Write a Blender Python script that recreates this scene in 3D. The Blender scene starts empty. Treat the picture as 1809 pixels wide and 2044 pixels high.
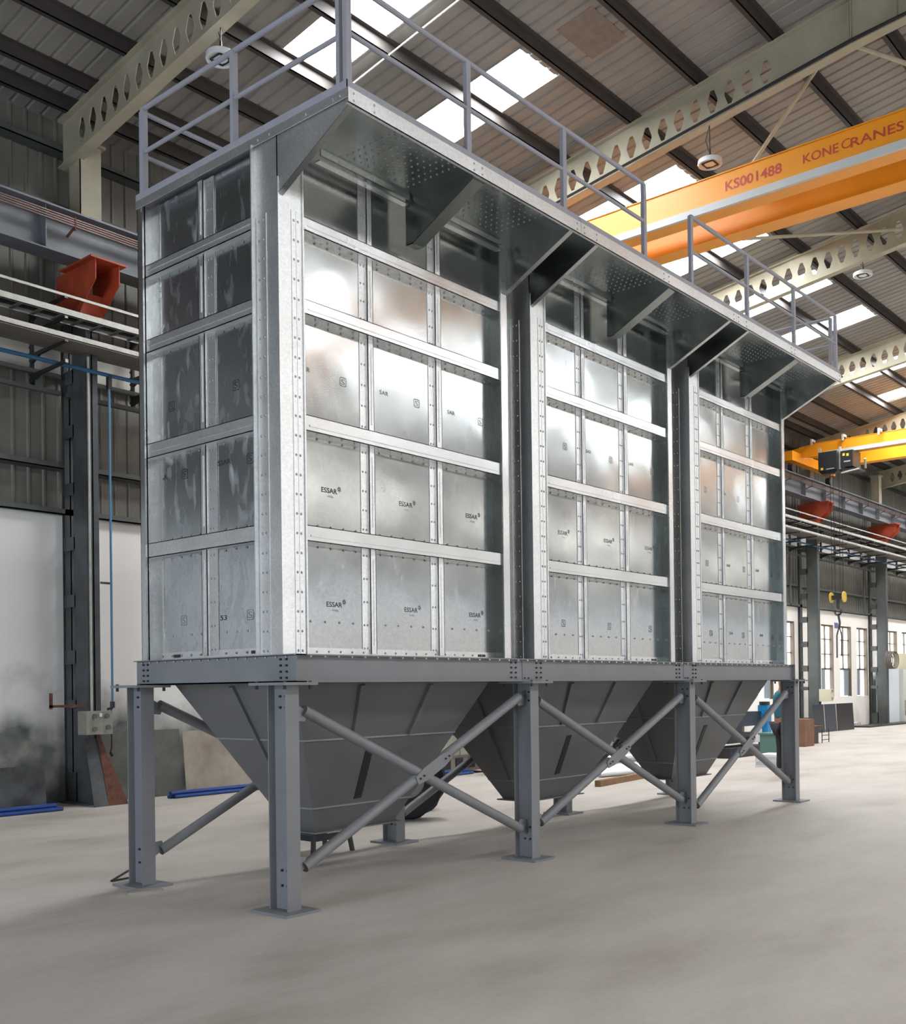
import bpy, bmesh, math, random
from mathutils import Vector, Matrix
random.seed(7)
C = bpy.context.scene.collection
PI = math.pi

# ---------------------------------------------------------------- camera
cam = bpy.data.cameras.new('camera'); co = bpy.data.objects.new('camera', cam); C.objects.link(co)
yaw, pit, rol = 0.8634, 0.0057, -0.0126
fw = Vector((math.sin(yaw)*math.cos(pit), math.cos(yaw)*math.cos(pit), math.sin(pit)))
rt = Vector((math.cos(yaw), -math.sin(yaw), 0)); up = rt.cross(fw)
r2 = rt*math.cos(rol)+up*math.sin(rol); u2 = -rt*math.sin(rol)+up*math.cos(rol)
M = Matrix((( r2.x, u2.x, -fw.x, -5.0588), (r2.y, u2.y, -fw.y, -5.8085), (r2.z, u2.z, -fw.z, 1.6), (0, 0, 0, 1)))
co.matrix_world = M
cam.sensor_fit = 'VERTICAL'; cam.sensor_height = 36; cam.sensor_width = 36
cam.lens = 2112.08*36/2044; cam.shift_y = 339.84/2044; cam.clip_end = 300; cam.clip_start = 0.05
sc = bpy.context.scene; sc.camera = co
vs = sc.view_settings; vs.view_transform = 'Standard'; vs.look = 'None'; vs.gamma = 1; vs.exposure = 0.40
vs.use_curve_mapping = False

# ---------------------------------------------------------------- daylight
SKY_E, SKYR_E, WIN_E, BAND_E = 41.0, 34.0, 3.2, 3.0
w = bpy.data.worlds.new('world'); sc.world = w; w.use_nodes = True
bg = w.node_tree.nodes['Background']; bg.inputs[0].default_value = (0.75, 0.85, 1.0, 1); bg.inputs[1].default_value = 1.5
def area(name, loc, rot, sx, sy, e, col):
    l = bpy.data.lights.new(name, 'AREA'); l.shape = 'RECTANGLE'; l.size = sx; l.size_y = sy; l.energy = e; l.color = col
    o = bpy.data.objects.new(name, l); C.objects.link(o); o.location = loc; o.rotation_euler = rot
    return o
# daylight through an unseen near end gate; the side area is added fill
area('gate_daylight', (-13.6, -1.5, 2.5), (0, -PI/2, 0), 4.9, 7.0, 780, (0.74, 0.86, 1.0))
area('side_fill_light', (6.0, -17.4, 2.2), (PI/2, 0, 0), 12.0, 4.2, 190, (1.0, 0.97, 0.93))

# ---------------------------------------------------------------- materials
def mat(name, col, rough=0.6, metal=0.0, noise=0.0, nscale=4.0, bump=0.0, bscale=60.0, col2=None, emit=None, es=0, spec=None):
    m = bpy.data.materials.new(name); m.use_nodes = True; nt = m.node_tree; b = nt.nodes['Principled BSDF']
    b.inputs['Base Color'].default_value = (*col, 1); b.inputs['Roughness'].default_value = rough; b.inputs['Metallic'].default_value = metal
    if spec is not None: b.inputs['Specular IOR Level'].default_value = spec
    g = nt.nodes.new('ShaderNodeNewGeometry')
    if noise:
        n = nt.nodes.new('ShaderNodeTexNoise'); n.inputs['Scale'].default_value = nscale; n.inputs['Detail'].default_value = 6; n.inputs['Roughness'].default_value = 0.6
        nt.links.new(g.outputs['Position'], n.inputs['Vector'])
        r = nt.nodes.new('ShaderNodeValToRGB'); c2 = col2 or tuple(c*(1-noise) for c in col)
        r.color_ramp.elements[0].position = 0.35; r.color_ramp.elements[1].position = 0.65
        r.color_ramp.elements[0].color = (*c2, 1); r.color_ramp.elements[1].color = (*col, 1)
        nt.links.new(n.outputs[0], r.inputs[0]); nt.links.new(r.outputs[0], b.inputs['Base Color'])
    if bump:
        n = nt.nodes.new('ShaderNodeTexNoise'); n.inputs['Scale'].default_value = bscale; nt.links.new(g.outputs['Position'], n.inputs['Vector'])
        k = nt.nodes.new('ShaderNodeBump'); k.inputs['Strength'].default_value = bump; k.inputs['Distance'].default_value = 0.01
        nt.links.new(n.outputs[0], k.inputs['Height']); nt.links.new(k.outputs[0], b.inputs['Normal'])
    if emit: b.inputs['Emission Color'].default_value = (*emit, 1); b.inputs['Emission Strength'].default_value = es
    return m

def galv(name, base, rough, smudge, thr=0.62):
    m = bpy.data.materials.new(name); m.use_nodes = True; nt = m.node_tree; b = nt.nodes['Principled BSDF']; L = nt.links.new
    b.inputs['Metallic'].default_value = 1.0
    g = nt.nodes.new('ShaderNodeNewGeometry')
    v = nt.nodes.new('ShaderNodeTexVoronoi'); v.inputs['Scale'].default_value = 70; L(g.outputs['Position'], v.inputs['Vector'])
    n = nt.nodes.new('ShaderNodeTexNoise'); n.inputs['Scale'].default_value = 2.2; n.inputs['Detail'].default_value = 5; L(g.outputs['Position'], n.inputs['Vector'])
    sep = nt.nodes.new('ShaderNodeSeparateColor'); L(v.outputs['Color'], sep.inputs[0])
    mx = nt.nodes.new('ShaderNodeMath'); mx.operation = 'MULTIPLY_ADD'; L(sep.outputs[0], mx.inputs[0]); mx.inputs[1].default_value = 0.12; mx.inputs[2].default_value = 0.88
    m2 = nt.nodes.new('ShaderNodeMath'); m2.operation = 'MULTIPLY_ADD'; L(n.outputs[0], m2.inputs[0]); m2.inputs[1].default_value = 0.25; m2.inputs[2].default_value = 0.86
    m3 = nt.nodes.new('ShaderNodeMath'); m3.operation = 'MULTIPLY'; L(mx.outputs[0], m3.inputs[0]); L(m2.outputs[0], m3.inputs[1])
    vm = nt.nodes.new('ShaderNodeVectorMath'); vm.operation = 'SCALE'; vm.inputs[0].default_value = base; L(m3.outputs[0], vm.inputs['Scale'])
    # pale handling smears on the sheet
    s = nt.nodes.new('ShaderNodeTexNoise'); s.inputs['Scale'].default_value = 1.0; s.inputs['Detail'].default_value = 8; s.inputs['Distortion'].default_value = 0.6
    mp = nt.nodes.new('ShaderNodeMapping'); mp.inputs['Scale'].default_value = (9, 9, 3.2); L(g.outputs['Position'], mp.inputs[0]); L(mp.outputs[0], s.inputs['Vector'])
    cr = nt.nodes.new('ShaderNodeValToRGB'); cr.color_ramp.elements[0].position = thr; cr.color_ramp.elements[1].position = 0.86
    cr.color_ramp.elements[0].color = (0, 0, 0, 1); cr.color_ramp.elements[1].color = (smudge, smudge, smudge, 1); L(s.outputs[0], cr.inputs[0])
    mix = nt.nodes.new('ShaderNodeMix'); mix.data_type = 'RGBA'; L(cr.outputs[0], mix.inputs[0]); L(vm.outputs[0], mix.inputs[6]); mix.inputs[7].default_value = (0.85, 0.88, 0.92, 1)
    L(mix.outputs[2], b.inputs['Base Color'])
    rr = nt.nodes.new('ShaderNodeMath'); rr.operation = 'MULTIPLY_ADD'; L(n.outputs[0], rr.inputs[0]); rr.inputs[1].default_value = 0.10; rr.inputs[2].default_value = rough-0.05
    ra = nt.nodes.new('ShaderNodeMath'); ra.operation = 'ADD'; L(rr.outputs[0], ra.inputs[0]); L(cr.outputs[0], ra.inputs[1]); L(ra.outputs[0], b.inputs['Roughness'])
    wv = nt.nodes.new('ShaderNodeTexNoise'); wv.inputs['Scale'].default_value = 1.6; wv.inputs['Detail'].default_value = 1.5; L(g.outputs['Position'], wv.inputs['Vector'])
    k = nt.nodes.new('ShaderNodeBump'); k.inputs['Strength'].default_value = 0.16; k.inputs['Distance'].default_value = 0.05
    L(wv.outputs[0], k.inputs['Height']); L(k.outputs[0], b.inputs['Normal'])
    return m

GALV = galv('galvanized_sheet', (0.56, 0.585, 0.59), 0.19, 0.16)
GALVL = galv('galvanized_smeared', (0.58, 0.62, 0.65), 0.22, 0.55, 0.53)
GALV_SHADE = galv('galvanized_shaded', (0.34, 0.375, 0.36), 0.24, 0.04)  # same galvanized sheet, darkened to hold the soffit's dark reflections
GALVF = galv('galvanized_trim', (0.84, 0.85, 0.85), 0.42, 0.03)
GALVB = galv('galvanized_frame', (0.78, 0.80, 0.81), 0.26, 0.04)
RIVET = mat('rivet_zinc', (0.42, 0.43, 0.44), 0.45, 0.9)
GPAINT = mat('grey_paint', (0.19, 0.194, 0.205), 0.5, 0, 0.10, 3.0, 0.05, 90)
HOPP = mat('grey_paint_shaded', (0.128, 0.127, 0.126), 0.5, 0, 0.12, 1.5, 0.05, 40)  # frame's grey paint, darkened for the shade on the hoppers
WELD = mat('weld_seam', (0.19, 0.20, 0.21), 0.5)
RAILP = mat('rail_grey_paint', (0.31, 0.31, 0.35), 0.5, 0, 0.1, 5)
BOLT = mat('dark_bolt', (0.05, 0.05, 0.06), 0.5, 0.6)
BLACK = mat('black_rubber', (0.012, 0.012, 0.013), 0.7)
BLACKP = mat('black_paint', (0.02, 0.021, 0.024), 0.45, 0, 0.2, 3)
CREAM = mat('cream_beam_paint', (0.46, 0.42, 0.31), 0.6, 0, 0.22, 1.6)
PURL = mat('brown_purlin', (0.055, 0.046, 0.042), 0.7, 0, 0.25, 2)
YEL = mat('crane_yellow', (0.86, 0.32, 0.008), 0.42, 0, 0.08, 1.2)
REDT = mat('crane_lettering_red', (0.50, 0.05, 0.025), 0.5)
REDB = mat('red_oxide', (0.50, 0.075, 0.03), 0.6, 0, 0.35, 4)
COLP = mat('column_dark_grey', (0.085, 0.095, 0.105), 0.45, 0, 0.35, 2.5, col2=(0.05, 0.052, 0.052))
COLP2 = mat('column_green_grey', (0.10, 0.11, 0.105), 0.5, 0, 0.3, 1.4)
GIRD = mat('runway_grey', (0.17, 0.18, 0.20), 0.5, 0, 0.3, 1.3)
COPPER = mat('conductor_copper', (0.15, 0.095, 0.08), 0.4, 0.6)
RUST = mat('rust', (0.16, 0.06, 0.035), 0.85, 0, 0.5, 9)
TRAY = mat('tray_pale', (0.55, 0.54, 0.50), 0.5, 0.3, 0.2, 8)
TRAYD = mat('tray_underside', (0.16, 0.14, 0.12), 0.8, 0, 0.2, 2)
BLUE = mat('blue_pipe_paint', (0.02, 0.065, 0.28), 0.4, 0, 0.3, 6)
AIRB = mat('blue_air_pipe', (0.09, 0.22, 0.36), 0.4)
AIRD = mat('dark_blue_air_pipe', (0.03, 0.11, 0.22), 0.4)
ROOF = mat('roof_sheet_aged', (0.30, 0.28, 0.258), 0.6, 0.05, 0.22, 0.7)
CLAD = mat('wall_cladding_aged', (0.20, 0.19, 0.165), 0.5, 0.2, 0.25, 0.9)
LAMPW = mat('lamp_white', (0.7, 0.72, 0.72), 0.4)
LENS = mat('lamp_lens', (0.75, 0.78, 0.78), 0.2)
BEIGE = mat('beige_box_paint', (0.31, 0.30, 0.25), 0.5, 0, 0.2, 8)
WOOD = mat('timber', (0.30, 0.17, 0.09), 0.8, 0, 0.3, 12)
PLATEC = mat('pale_steel_sheet', (0.38, 0.33, 0.27), 0.6, 0, 0.4, 1.6, col2=(0.24, 0.19, 0.15))
SKIN = mat('skin', (0.42, 0.19, 0.11), 0.5)
TEAL = mat('teal_shirt', (0.03, 0.16, 0.22), 0.8)
DARKC = mat('dark_trousers', (0.03, 0.03, 0.04), 0.85)
HAIR = mat('black_hair', (0.01, 0.009, 0.008), 0.6)
SKYL = mat('skylight_daylight', (0.9, 0.95, 1.0), 0.4, emit=(0.95, 0.98, 1.0), es=SKY_E)
SKYLR = mat('skylight_far_slope', (0.9, 0.95, 1.0), 0.4, emit=(0.95, 0.98, 1.0), es=SKYR_E)
GLASS = mat('window_daylight', (0.8, 0.85, 0.9), 0.3, emit=(0.93, 0.97, 1.0), es=WIN_E)
FRAMEB = mat('window_steel_brown', (0.14, 0.11, 0.08), 0.7)
INK = mat('stamp_ink', (0.03, 0.03, 0.035), 0.6)
INKF = mat('faded_stamp_ink', (0.20, 0.21, 0.22), 0.5)
TANBLK = mat('inspection_black', (0.015, 0.015, 0.016), 0.5)
STEEL = mat('bright_steel_pipe', (0.55, 0.56, 0.58), 0.35, 0.7)

def floor_mat():
    m = mat('polished_concrete', (0.49, 0.455, 0.42), 0.5); nt = m.node_tree; b = nt.nodes['Principled BSDF']; L = nt.links.new
    g = nt.nodes.new('ShaderNodeNewGeometry')
    mp = nt.nodes.new('ShaderNodeMapping'); mp.inputs['Scale'].default_value = (0.45, 1.1, 1); mp.inputs['Rotation'].default_value = (0, 0, 0.15); L(g.outputs['Position'], mp.inputs[0])
    n = nt.nodes.new('ShaderNodeTexNoise'); n.inputs['Scale'].default_value = 1.1; n.inputs['Detail'].default_value = 9; n.inputs['Roughness'].default_value = 0.62; L(mp.outputs[0], n.inputs['Vector'])
    r = nt.nodes.new('ShaderNodeValToRGB'); e = r.color_ramp.elements
    e[0].position = 0.30; e[0].color = (0.36, 0.31, 0.265, 1); e[1].position = 0.62; e[1].color = (0.54, 0.49, 0.44, 1)
    q = r.color_ramp.elements.new(0.45); q.color = (0.47, 0.42, 0.372, 1); L(n.outputs[0], r.inputs[0])
    n2 = nt.nodes.new('ShaderNodeTexNoise'); n2.inputs['Scale'].default_value = 22; n2.inputs['Detail'].default_value = 8; L(g.outputs['Position'], n2.inputs['Vector'])
    r2_ = nt.nodes.new('ShaderNodeValToRGB'); r2_.color_ramp.elements[0].position = 0.32; r2_.color_ramp.elements[0].color = (0.94, 0.94, 0.94, 1); r2_.color_ramp.elements[1].position = 0.55; r2_.color_ramp.elements[1].color = (1, 1, 1, 1); L(n2.outputs[0], r2_.inputs[0])
    mx = nt.nodes.new('ShaderNodeMix'); mx.data_type = 'RGBA'; mx.blend_type = 'MULTIPLY'; mx.inputs[0].default_value = 1; L(r.outputs[0], mx.inputs[6]); L(r2_.outputs[0], mx.inputs[7])
    # hairline joint in the slab
    sx = nt.nodes.new('ShaderNodeSeparateXYZ'); L(g.outputs['Position'], sx.inputs[0])
    wn = nt.nodes.new('ShaderNodeMath'); wn.operation = 'MULTIPLY_ADD'; L(n2.outputs[0], wn.inputs[0]); wn.inputs[1].default_value = 0.03; L(sx.outputs[1], wn.inputs[2])
    a = nt.nodes.new('ShaderNodeMath'); a.operation = 'ADD'; L(wn.outputs[0], a.inputs[0]); a.inputs[1].default_value = -1.02
    md = nt.nodes.new('ShaderNodeMath'); md.operation = 'PINGPONG'; L(a.outputs[0], md.inputs[0]); md.inputs[1].default_value = 3.0
    lt = nt.nodes.new('ShaderNodeMath'); lt.operation = 'LESS_THAN'; L(md.outputs[0], lt.inputs[0]); lt.inputs[1].default_value = 0.004
    m4 = nt.nodes.new('ShaderNodeMath'); m4.operation = 'MULTIPLY'; L(lt.outputs[0], m4.inputs[0]); m4.inputs[1].default_value = 0.45
    mj = nt.nodes.new('ShaderNodeMix'); mj.data_type = 'RGBA'; L(m4.outputs[0], mj.inputs[0]); L(mx.outputs[2], mj.inputs[6]); mj.inputs[7].default_value = (0.2, 0.18, 0.16, 1)
    L(mj.outputs[2], b.inputs['Base Color'])
    rr = nt.nodes.new('ShaderNodeMath'); rr.operation = 'MULTIPLY_ADD'; L(n.outputs[0], rr.inputs[0]); rr.inputs[1].default_value = 0.3; rr.inputs[2].default_value = 0.45; L(rr.outputs[0], b.inputs['Roughness'])
    k = nt.nodes.new('ShaderNodeBump'); k.inputs['Strength'].default_value = 0.08; k.inputs['Distance'].default_value = 0.01; L(n2.outputs[0], k.inputs['Height']); L(k.outputs[0], b.inputs['Normal'])
    return m
def plaster_mat():
    m = mat('white_plaster', (0.8, 0.78, 0.75), 0.8); nt = m.node_tree; b = nt.nodes['Principled BSDF']; L = nt.links.new
    g = nt.nodes.new('ShaderNodeNewGeometry'); sx = nt.nodes.new('ShaderNodeSeparateXYZ'); L(g.outputs['Position'], sx.inputs[0])
    n = nt.nodes.new('ShaderNodeTexNoise'); n.inputs['Scale'].default_value = 1.3; n.inputs['Detail'].default_value = 8; L(g.outputs['Position'], n.inputs['Vector'])
    # grime height falls with distance along the wall: splashed workshop end, clean far end
    hx = nt.nodes.new('ShaderNodeMapRange'); L(sx.outputs[0], hx.inputs[0]); hx.inputs[1].default_value = 8; hx.inputs[2].default_value = 26; hx.inputs[3].default_value = 1.5; hx.inputs[4].default_value = 0.45
    d = nt.nodes.new('ShaderNodeMath'); d.operation = 'SUBTRACT'; L(hx.outputs[0], d.inputs[0]); L(sx.outputs[2], d.inputs[1])
    a = nt.nodes.new('ShaderNodeMath'); a.operation = 'MULTIPLY_ADD'; L(n.outputs[0], a.inputs[0]); a.inputs[1].default_value = 2.0; L(d.outputs[0], a.inputs[2])
    s = nt.nodes.new('ShaderNodeMapRange'); L(a.outputs[0], s.inputs[0]); s.inputs[1].default_value = 0.75; s.inputs[2].default_value = 1.55; s.inputs[3].default_value = 0; s.inputs[4].default_value = 1
    n3 = nt.nodes.new('ShaderNodeTexNoise'); n3.inputs['Scale'].default_value = 2.3; n3.inputs['Detail'].default_value = 6; L(g.outputs['Position'], n3.inputs['Vector'])
    r = nt.nodes.new('ShaderNodeValToRGB'); e = r.color_ramp.elements; e[0].position = 0.35; e[0].color = (0.10, 0.11, 0.11, 1); e[1].position = 0.68; e[1].color = (0.38, 0.35, 0.31, 1)
    q = e.new(0.5); q.color = (0.2, 0.2, 0.19, 1); L(n3.outputs[0], r.inputs[0])
    mx = nt.nodes.new('ShaderNodeMix'); mx.data_type = 'RGBA'; L(s.outputs[0], mx.inputs[0]); mx.inputs[6].default_value = (0.80, 0.785, 0.76, 1); L(r.outputs[0], mx.inputs[7])
    hx2 = nt.nodes.new('ShaderNodeMapRange'); L(sx.outputs[0], hx2.inputs[0]); hx2.inputs[1].default_value = 12; hx2.inputs[2].default_value = 26; hx2.inputs[3].default_value = 0.0; hx2.inputs[4].default_value = 0.7
    m2 = nt.nodes.new('ShaderNodeMix'); m2.data_type = 'RGBA'; L(hx2.outputs[0], m2.inputs[0]); L(mx.outputs[2], m2.inputs[6]); m2.inputs[7].default_value = (0.80, 0.76, 0.71, 1)
    L(m2.outputs[2], b.inputs['Base Color'])
    return m
FLOOR = floor_mat(); PLAST = plaster_mat()

# ---------------------------------------------------------------- mesh helpers
class MB:
    def __init__(s): s.v = []; s.f = []
    def _add(s, vs_, fs):
        k = len(s.v); s.v += [tuple(v) for v in vs_]; s.f += [tuple(i+k for i in f) for f in fs]; return s
    def box(s, x0, y0, z0, x1, y1, z1):
        x0, x1 = sorted((x0, x1)); y0, y1 = sorted((y0, y1)); z0, z1 = sorted((z0, z1))
        return s._add([(x0,y0,z0),(x1,y0,z0),(x1,y1,z0),(x0,y1,z0),(x0,y0,z1),(x1,y0,z1),(x1,y1,z1),(x0,y1,z1)],
                      [(0,3,2,1),(4,5,6,7),(0,1,5,4),(1,2,6,5),(2,3,7,6),(3,0,4,7)])
    def prism(s, pts, d):          # pts: closed planar loop of 3D points, d: extrusion vector
        n = len(pts); d = Vector(d); P = [Vector(p) for p in pts]; Q = [p+d for p in P]
        nr = Vector((0, 0, 0))
        for i in range(n): nr += P[i].cross(P[(i+1) % n])
        if nr.dot(d) > 0: P, Q = P[::-1], Q[::-1]
        return s._add(P+Q, [tuple(range(n)), tuple(range(2*n-1, n-1, -1))] + [(i, i+n, (i+1) % n+n, (i+1) % n) for i in range(n)])
    def cyl(s, a, b, r, n=10, rb=None, cap=True):
        a = Vector(a); b = Vector(b); rb = r if rb is None else rb; d = (b-a).normalized()
        t = Vector((0,0,1)) if abs(d.z) < 0.9 else Vector((1,0,0)); u = d.cross(t).normalized(); w_ = d.cross(u)
        V = [a+(u*math.cos(2*PI*i/n)+w_*math.sin(2*PI*i/n))*r for i in range(n)] + [b+(u*math.cos(2*PI*i/n)+w_*math.sin(2*PI*i/n))*rb for i in range(n)]
        F = [(i, i+n, (i+1) % n+n, (i+1) % n) for i in range(n)]
        F = [tuple(reversed(f)) for f in F] if False else F
        if cap: F += [tuple(range(n)), tuple(range(2*n-1, n-1, -1))]
        return s._add(V, F)
    def tube(s, pts, r, n=8):
        for a, b in zip(pts, pts[1:]): s.cyl(a, b, r, n)
        return s
    def rivet(s, p, nrm, r=0.011):
        p = Vector(p); nrm = Vector(nrm); return s.cyl(p, p+nrm*r*0.7, r, 7, r*0.55)
    def lathe(s, prof, c, n=20):   # prof: (r, z)
        c = Vector(c); m_ = len(prof); V = []; F = []
        for r, z in prof: V += [c+Vector((r*math.cos(2*PI*i/n), r*math.sin(2*PI*i/n), z)) for i in range(n)]
        for k in range(m_-1):
            for i in range(n): F.append((k*n+i, k*n+(i+1) % n, (k+1)*n+(i+1) % n, (k+1)*n+i))
        return s._add(V, F)
    def ibeam(s, a, b, w_, h, up=(0,0,1), tf=0.012, tw=0.008):   # I section between a and b
        a = Vector(a); b = Vector(b); d = b-a; up = Vector(up); side = d.cross(up).normalized(); up = side.cross(d).normalized()
        def bar(c0, hw, hh):
            s.prism([a+c0*up+side*hw+up*hh, a+c0*up-side*hw+up*hh, a+c0*up-side*hw-up*hh, a+c0*up+side*hw-up*hh], d)
        bar(h/2-tf/2, w_/2, tf/2); bar(-h/2+tf/2, w_/2, tf/2); bar(0, tw/2, h/2-tf); return s
    def bar(s, a, b, w_, h, up=(0,0,1)):
        a = Vector(a); b = Vector(b); d = b-a; up = Vector(up); side = d.cross(up).normalized(); up = side.cross(d).normalized()
        return s.prism([a+side*w_/2+up*h/2, a-side*w_/2+up*h/2, a-side*w_/2-up*h/2, a+side*w_/2-up*h/2], d)
    def build(s, name, m, parent=None, smooth=False):
        if parent is not None: o0 = root_loc(parent)
        else:
            xs = [v[0] for v in s.v]; ys = [v[1] for v in s.v]; zs = [v[2] for v in s.v]
            o0 = Vector(((min(xs)+max(xs))/2, (min(ys)+max(ys))/2, min(zs)))
        me = bpy.data.meshes.new(name); me.from_pydata([(v[0]-o0.x, v[1]-o0.y, v[2]-o0.z) for v in s.v], [], s.f)
        me.materials.append(m); me.update()
        o = bpy.data.objects.new(name, me); C.objects.link(o)
        if parent is not None: o.parent = parent
        else: o.location = o0
        if smooth:
            for p in me.polygons: p.use_smooth = True
            md = None
            try: me.set_sharp_from_angle(angle=math.radians(35))
            except Exception: pass
        return o
def root_loc(o):
    r = Vector((0, 0, 0))
    while o is not None: r += o.location; o = o.parent
    return r
def tag(o, label=None, cat=None, group=None, kind=None):
    if label: o['label'] = label
    if cat: o['category'] = cat
    if group: o['group'] = group
    if kind: o['kind'] = kind
    return o
def thing(name, label, cat, loc=(0, 0, 0), group=None):
    o = bpy.data.objects.new(name, None); C.objects.link(o); o.location = loc; o.empty_display_size = 0.1
    return tag(o, label, cat, group)
def struct(name, mb, m, parent=None):
    o = mb.build(name, m, parent)
    if parent is None: o['kind'] = 'structure'
    return o
def dup(root, loc, label=None, group=None):
    r = root.copy(); C.objects.link(r); r.location = loc
    if label: r['label'] = label
    if group: r['group'] = group
    for ch in list(root.children):
        c = ch.copy(); C.objects.link(c); c.parent = r
        for g in ch.children:
            d = g.copy(); C.objects.link(d); d.parent = c
    return r
def text(name, s_, m, parent, org, right, upv, width=None, height=None, bold=0.0, off=0.0015):
    cu = bpy.data.curves.new('t', 'FONT'); cu.body = s_; cu.size = 1; cu.offset = bold; cu.extrude = 0.0; cu.resolution_u = 3
    o = bpy.data.objects.new('t', cu); C.objects.link(o)
    dg = bpy.context.evaluated_depsgraph_get(); me0 = bpy.data.meshes.new_from_object(o.evaluated_get(dg))
    V = [v.co.copy() for v in me0.vertices]; F = [tuple(p.vertices) for p in me0.polygons]
    bpy.data.objects.remove(o); bpy.data.curves.remove(cu); bpy.data.meshes.remove(me0)
    x0 = min(v.x for v in V); x1 = max(v.x for v in V); y0 = min(v.y for v in V); y1 = max(v.y for v in V)
    sy = (height/(y1-y0)) if height else width/(x1-x0); sx = (width/(x1-x0)) if width else sy
    R = Vector(right).normalized(); U = Vector(upv).normalized(); N = R.cross(U); O = Vector(org)
    mb = MB(); mb.v = [tuple(O+R*(v.x-x0)*sx+U*(v.y-y0)*sy+N*off) for v in V]; mb.f = F
    return mb.build(name, m, parent)

# ---------------------------------------------------------------- building shell
X0, X1, YL, YR, YRIDGE = -14.0, 62.0, 8.65, -17.65, -4.5
SL = 0.147
def rz(y):      # underside of roof sheet
    return 10.31 + SL*(7.77-y) if y >= YRIDGE else 10.31 + SL*(7.77-(2*YRIDGE-y))
tag(struct('floor', MB().box(X0, YR-0.3, -0.2, X1, 9.2, 0), FLOOR), 'smooth pale concrete workshop floor with faint stains', 'floor')

def ribbed(axis_pts, fn, prof):
    mb = MB(); V = []; F = []
    for x in axis_pts:
        for dx, h in prof: V.append(fn(x+dx, h))
    return V
def rib_sheet(name, xs0, xs1, pitch, ya, yb, za, zb, nrm, m, skip=()):
    # trapezoidal ribbed sheet running along X with ribs in the a->b direction, given thickness
    mb = MB(); n = int((xs1-xs0)/pitch); nrm = Vector(nrm)
    pr = [(0, 0), (pitch*0.72, 0), (pitch*0.80, 0.022), (pitch*0.92, 0.022)]
    segs = [(xs0+i*pitch+d, h) for i in range(n) for d, h in pr] + [(xs0+n*pitch, 0)]
    V = []; F = []
    for x, h in segs:
        for (y, z) in ((ya, za), (yb, zb)):
            p = Vector((x, y, z))+nrm*h; V.append(p)
    k = len(V)
    for x, h in segs:
        for (y, z) in ((ya, za), (yb, zb)):
            V.append(Vector((x, y, z))+nrm*(h-0.012))
    for i in range(len(segs)-1):
        xm = (segs[i][0]+segs[i+1][0])/2
        if any(a < xm < b for a, b in skip): continue
        F.append((2*i, 2*i+1, 2*i+3, 2*i+2)); F.append((k+2*i, k+2*i+2, k+2*i+3, k+2*i+1))
    return mb._add(V, F)
# skylight columns (X ranges) measured per bay
SKYX = [(4.70, 5.65), (7.45, 8.40), (12.05, 13.0), (15.0, 15.98), (18.5, 19.5), (21.42, 22.4), (25.95, 26.98), (28.9, 29.9), (33.0, 34.0), (35.9, 36.9), (40.0, 41.0), (42.9, 43.9), (47, 48), (50, 51), (54, 55), (57, 58),
        (-2.3, -1.35), (0.45, 1.4), (-9.3, -8.35), (-6.55, -5.6)]
SKYL_X, SKYR_X = SKYX[:16], SKYX
SKY0, SKY1 = 3.39, 5.58
nr = Vector((0, SL, 1)).normalized()
mr = MB()
for (a, b, sk) in ((9.0, SKY1, False), (SKY1, SKY0, True), (SKY0, YRIDGE, False)):
    t = rib_sheet('r', X0, X1, 0.235, a, b, rz(a), rz(b), (0, SL*0.9, 1), ROOF, SKYL_X if sk else ()); mr._add(t.v, t.f)
mir = lambda y: 2*YRIDGE-y
for (a, b, sk) in ((9.0, SKY1, False), (SKY1, SKY0, True), (SKY0, YRIDGE, False)):
    t = rib_sheet('r', X0, X1, 0.235, mir(a), mir(b), rz(a), rz(b), (0, -SL*0.9, 1), ROOF, SKYX if sk else ()); mr._add(t.v, t.f)
tag(struct('ceiling', mr, ROOF), 'ribbed metal roof sheeting on both slopes', 'roof')
wn = [0]
def wname(): wn[0] += 1; return 'window_%d' % wn[0]
for i, (a, b) in enumerate(SKYX):
    for side in (0, 1):
        if side == 0 and i > 15: continue
        f = (lambda y: y) if side == 0 else mir
        ya, yb = f(SKY1), f(SKY0)
        mb = MB().prism([(a-0.06, ya, rz(SKY1)+0.03), (b+0.06, ya, rz(SKY1)+0.03), (b+0.06, yb, rz(SKY0)+0.03), (a-0.06, yb, rz(SKY0)+0.03)], (0, 0, 0.01))
        o = struct(wname(), mb, SKYL if side == 0 else SKYLR); tag(o, 'glowing translucent skylight strip in the roof sheeting', 'skylight', 'roof skylight strips')

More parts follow.
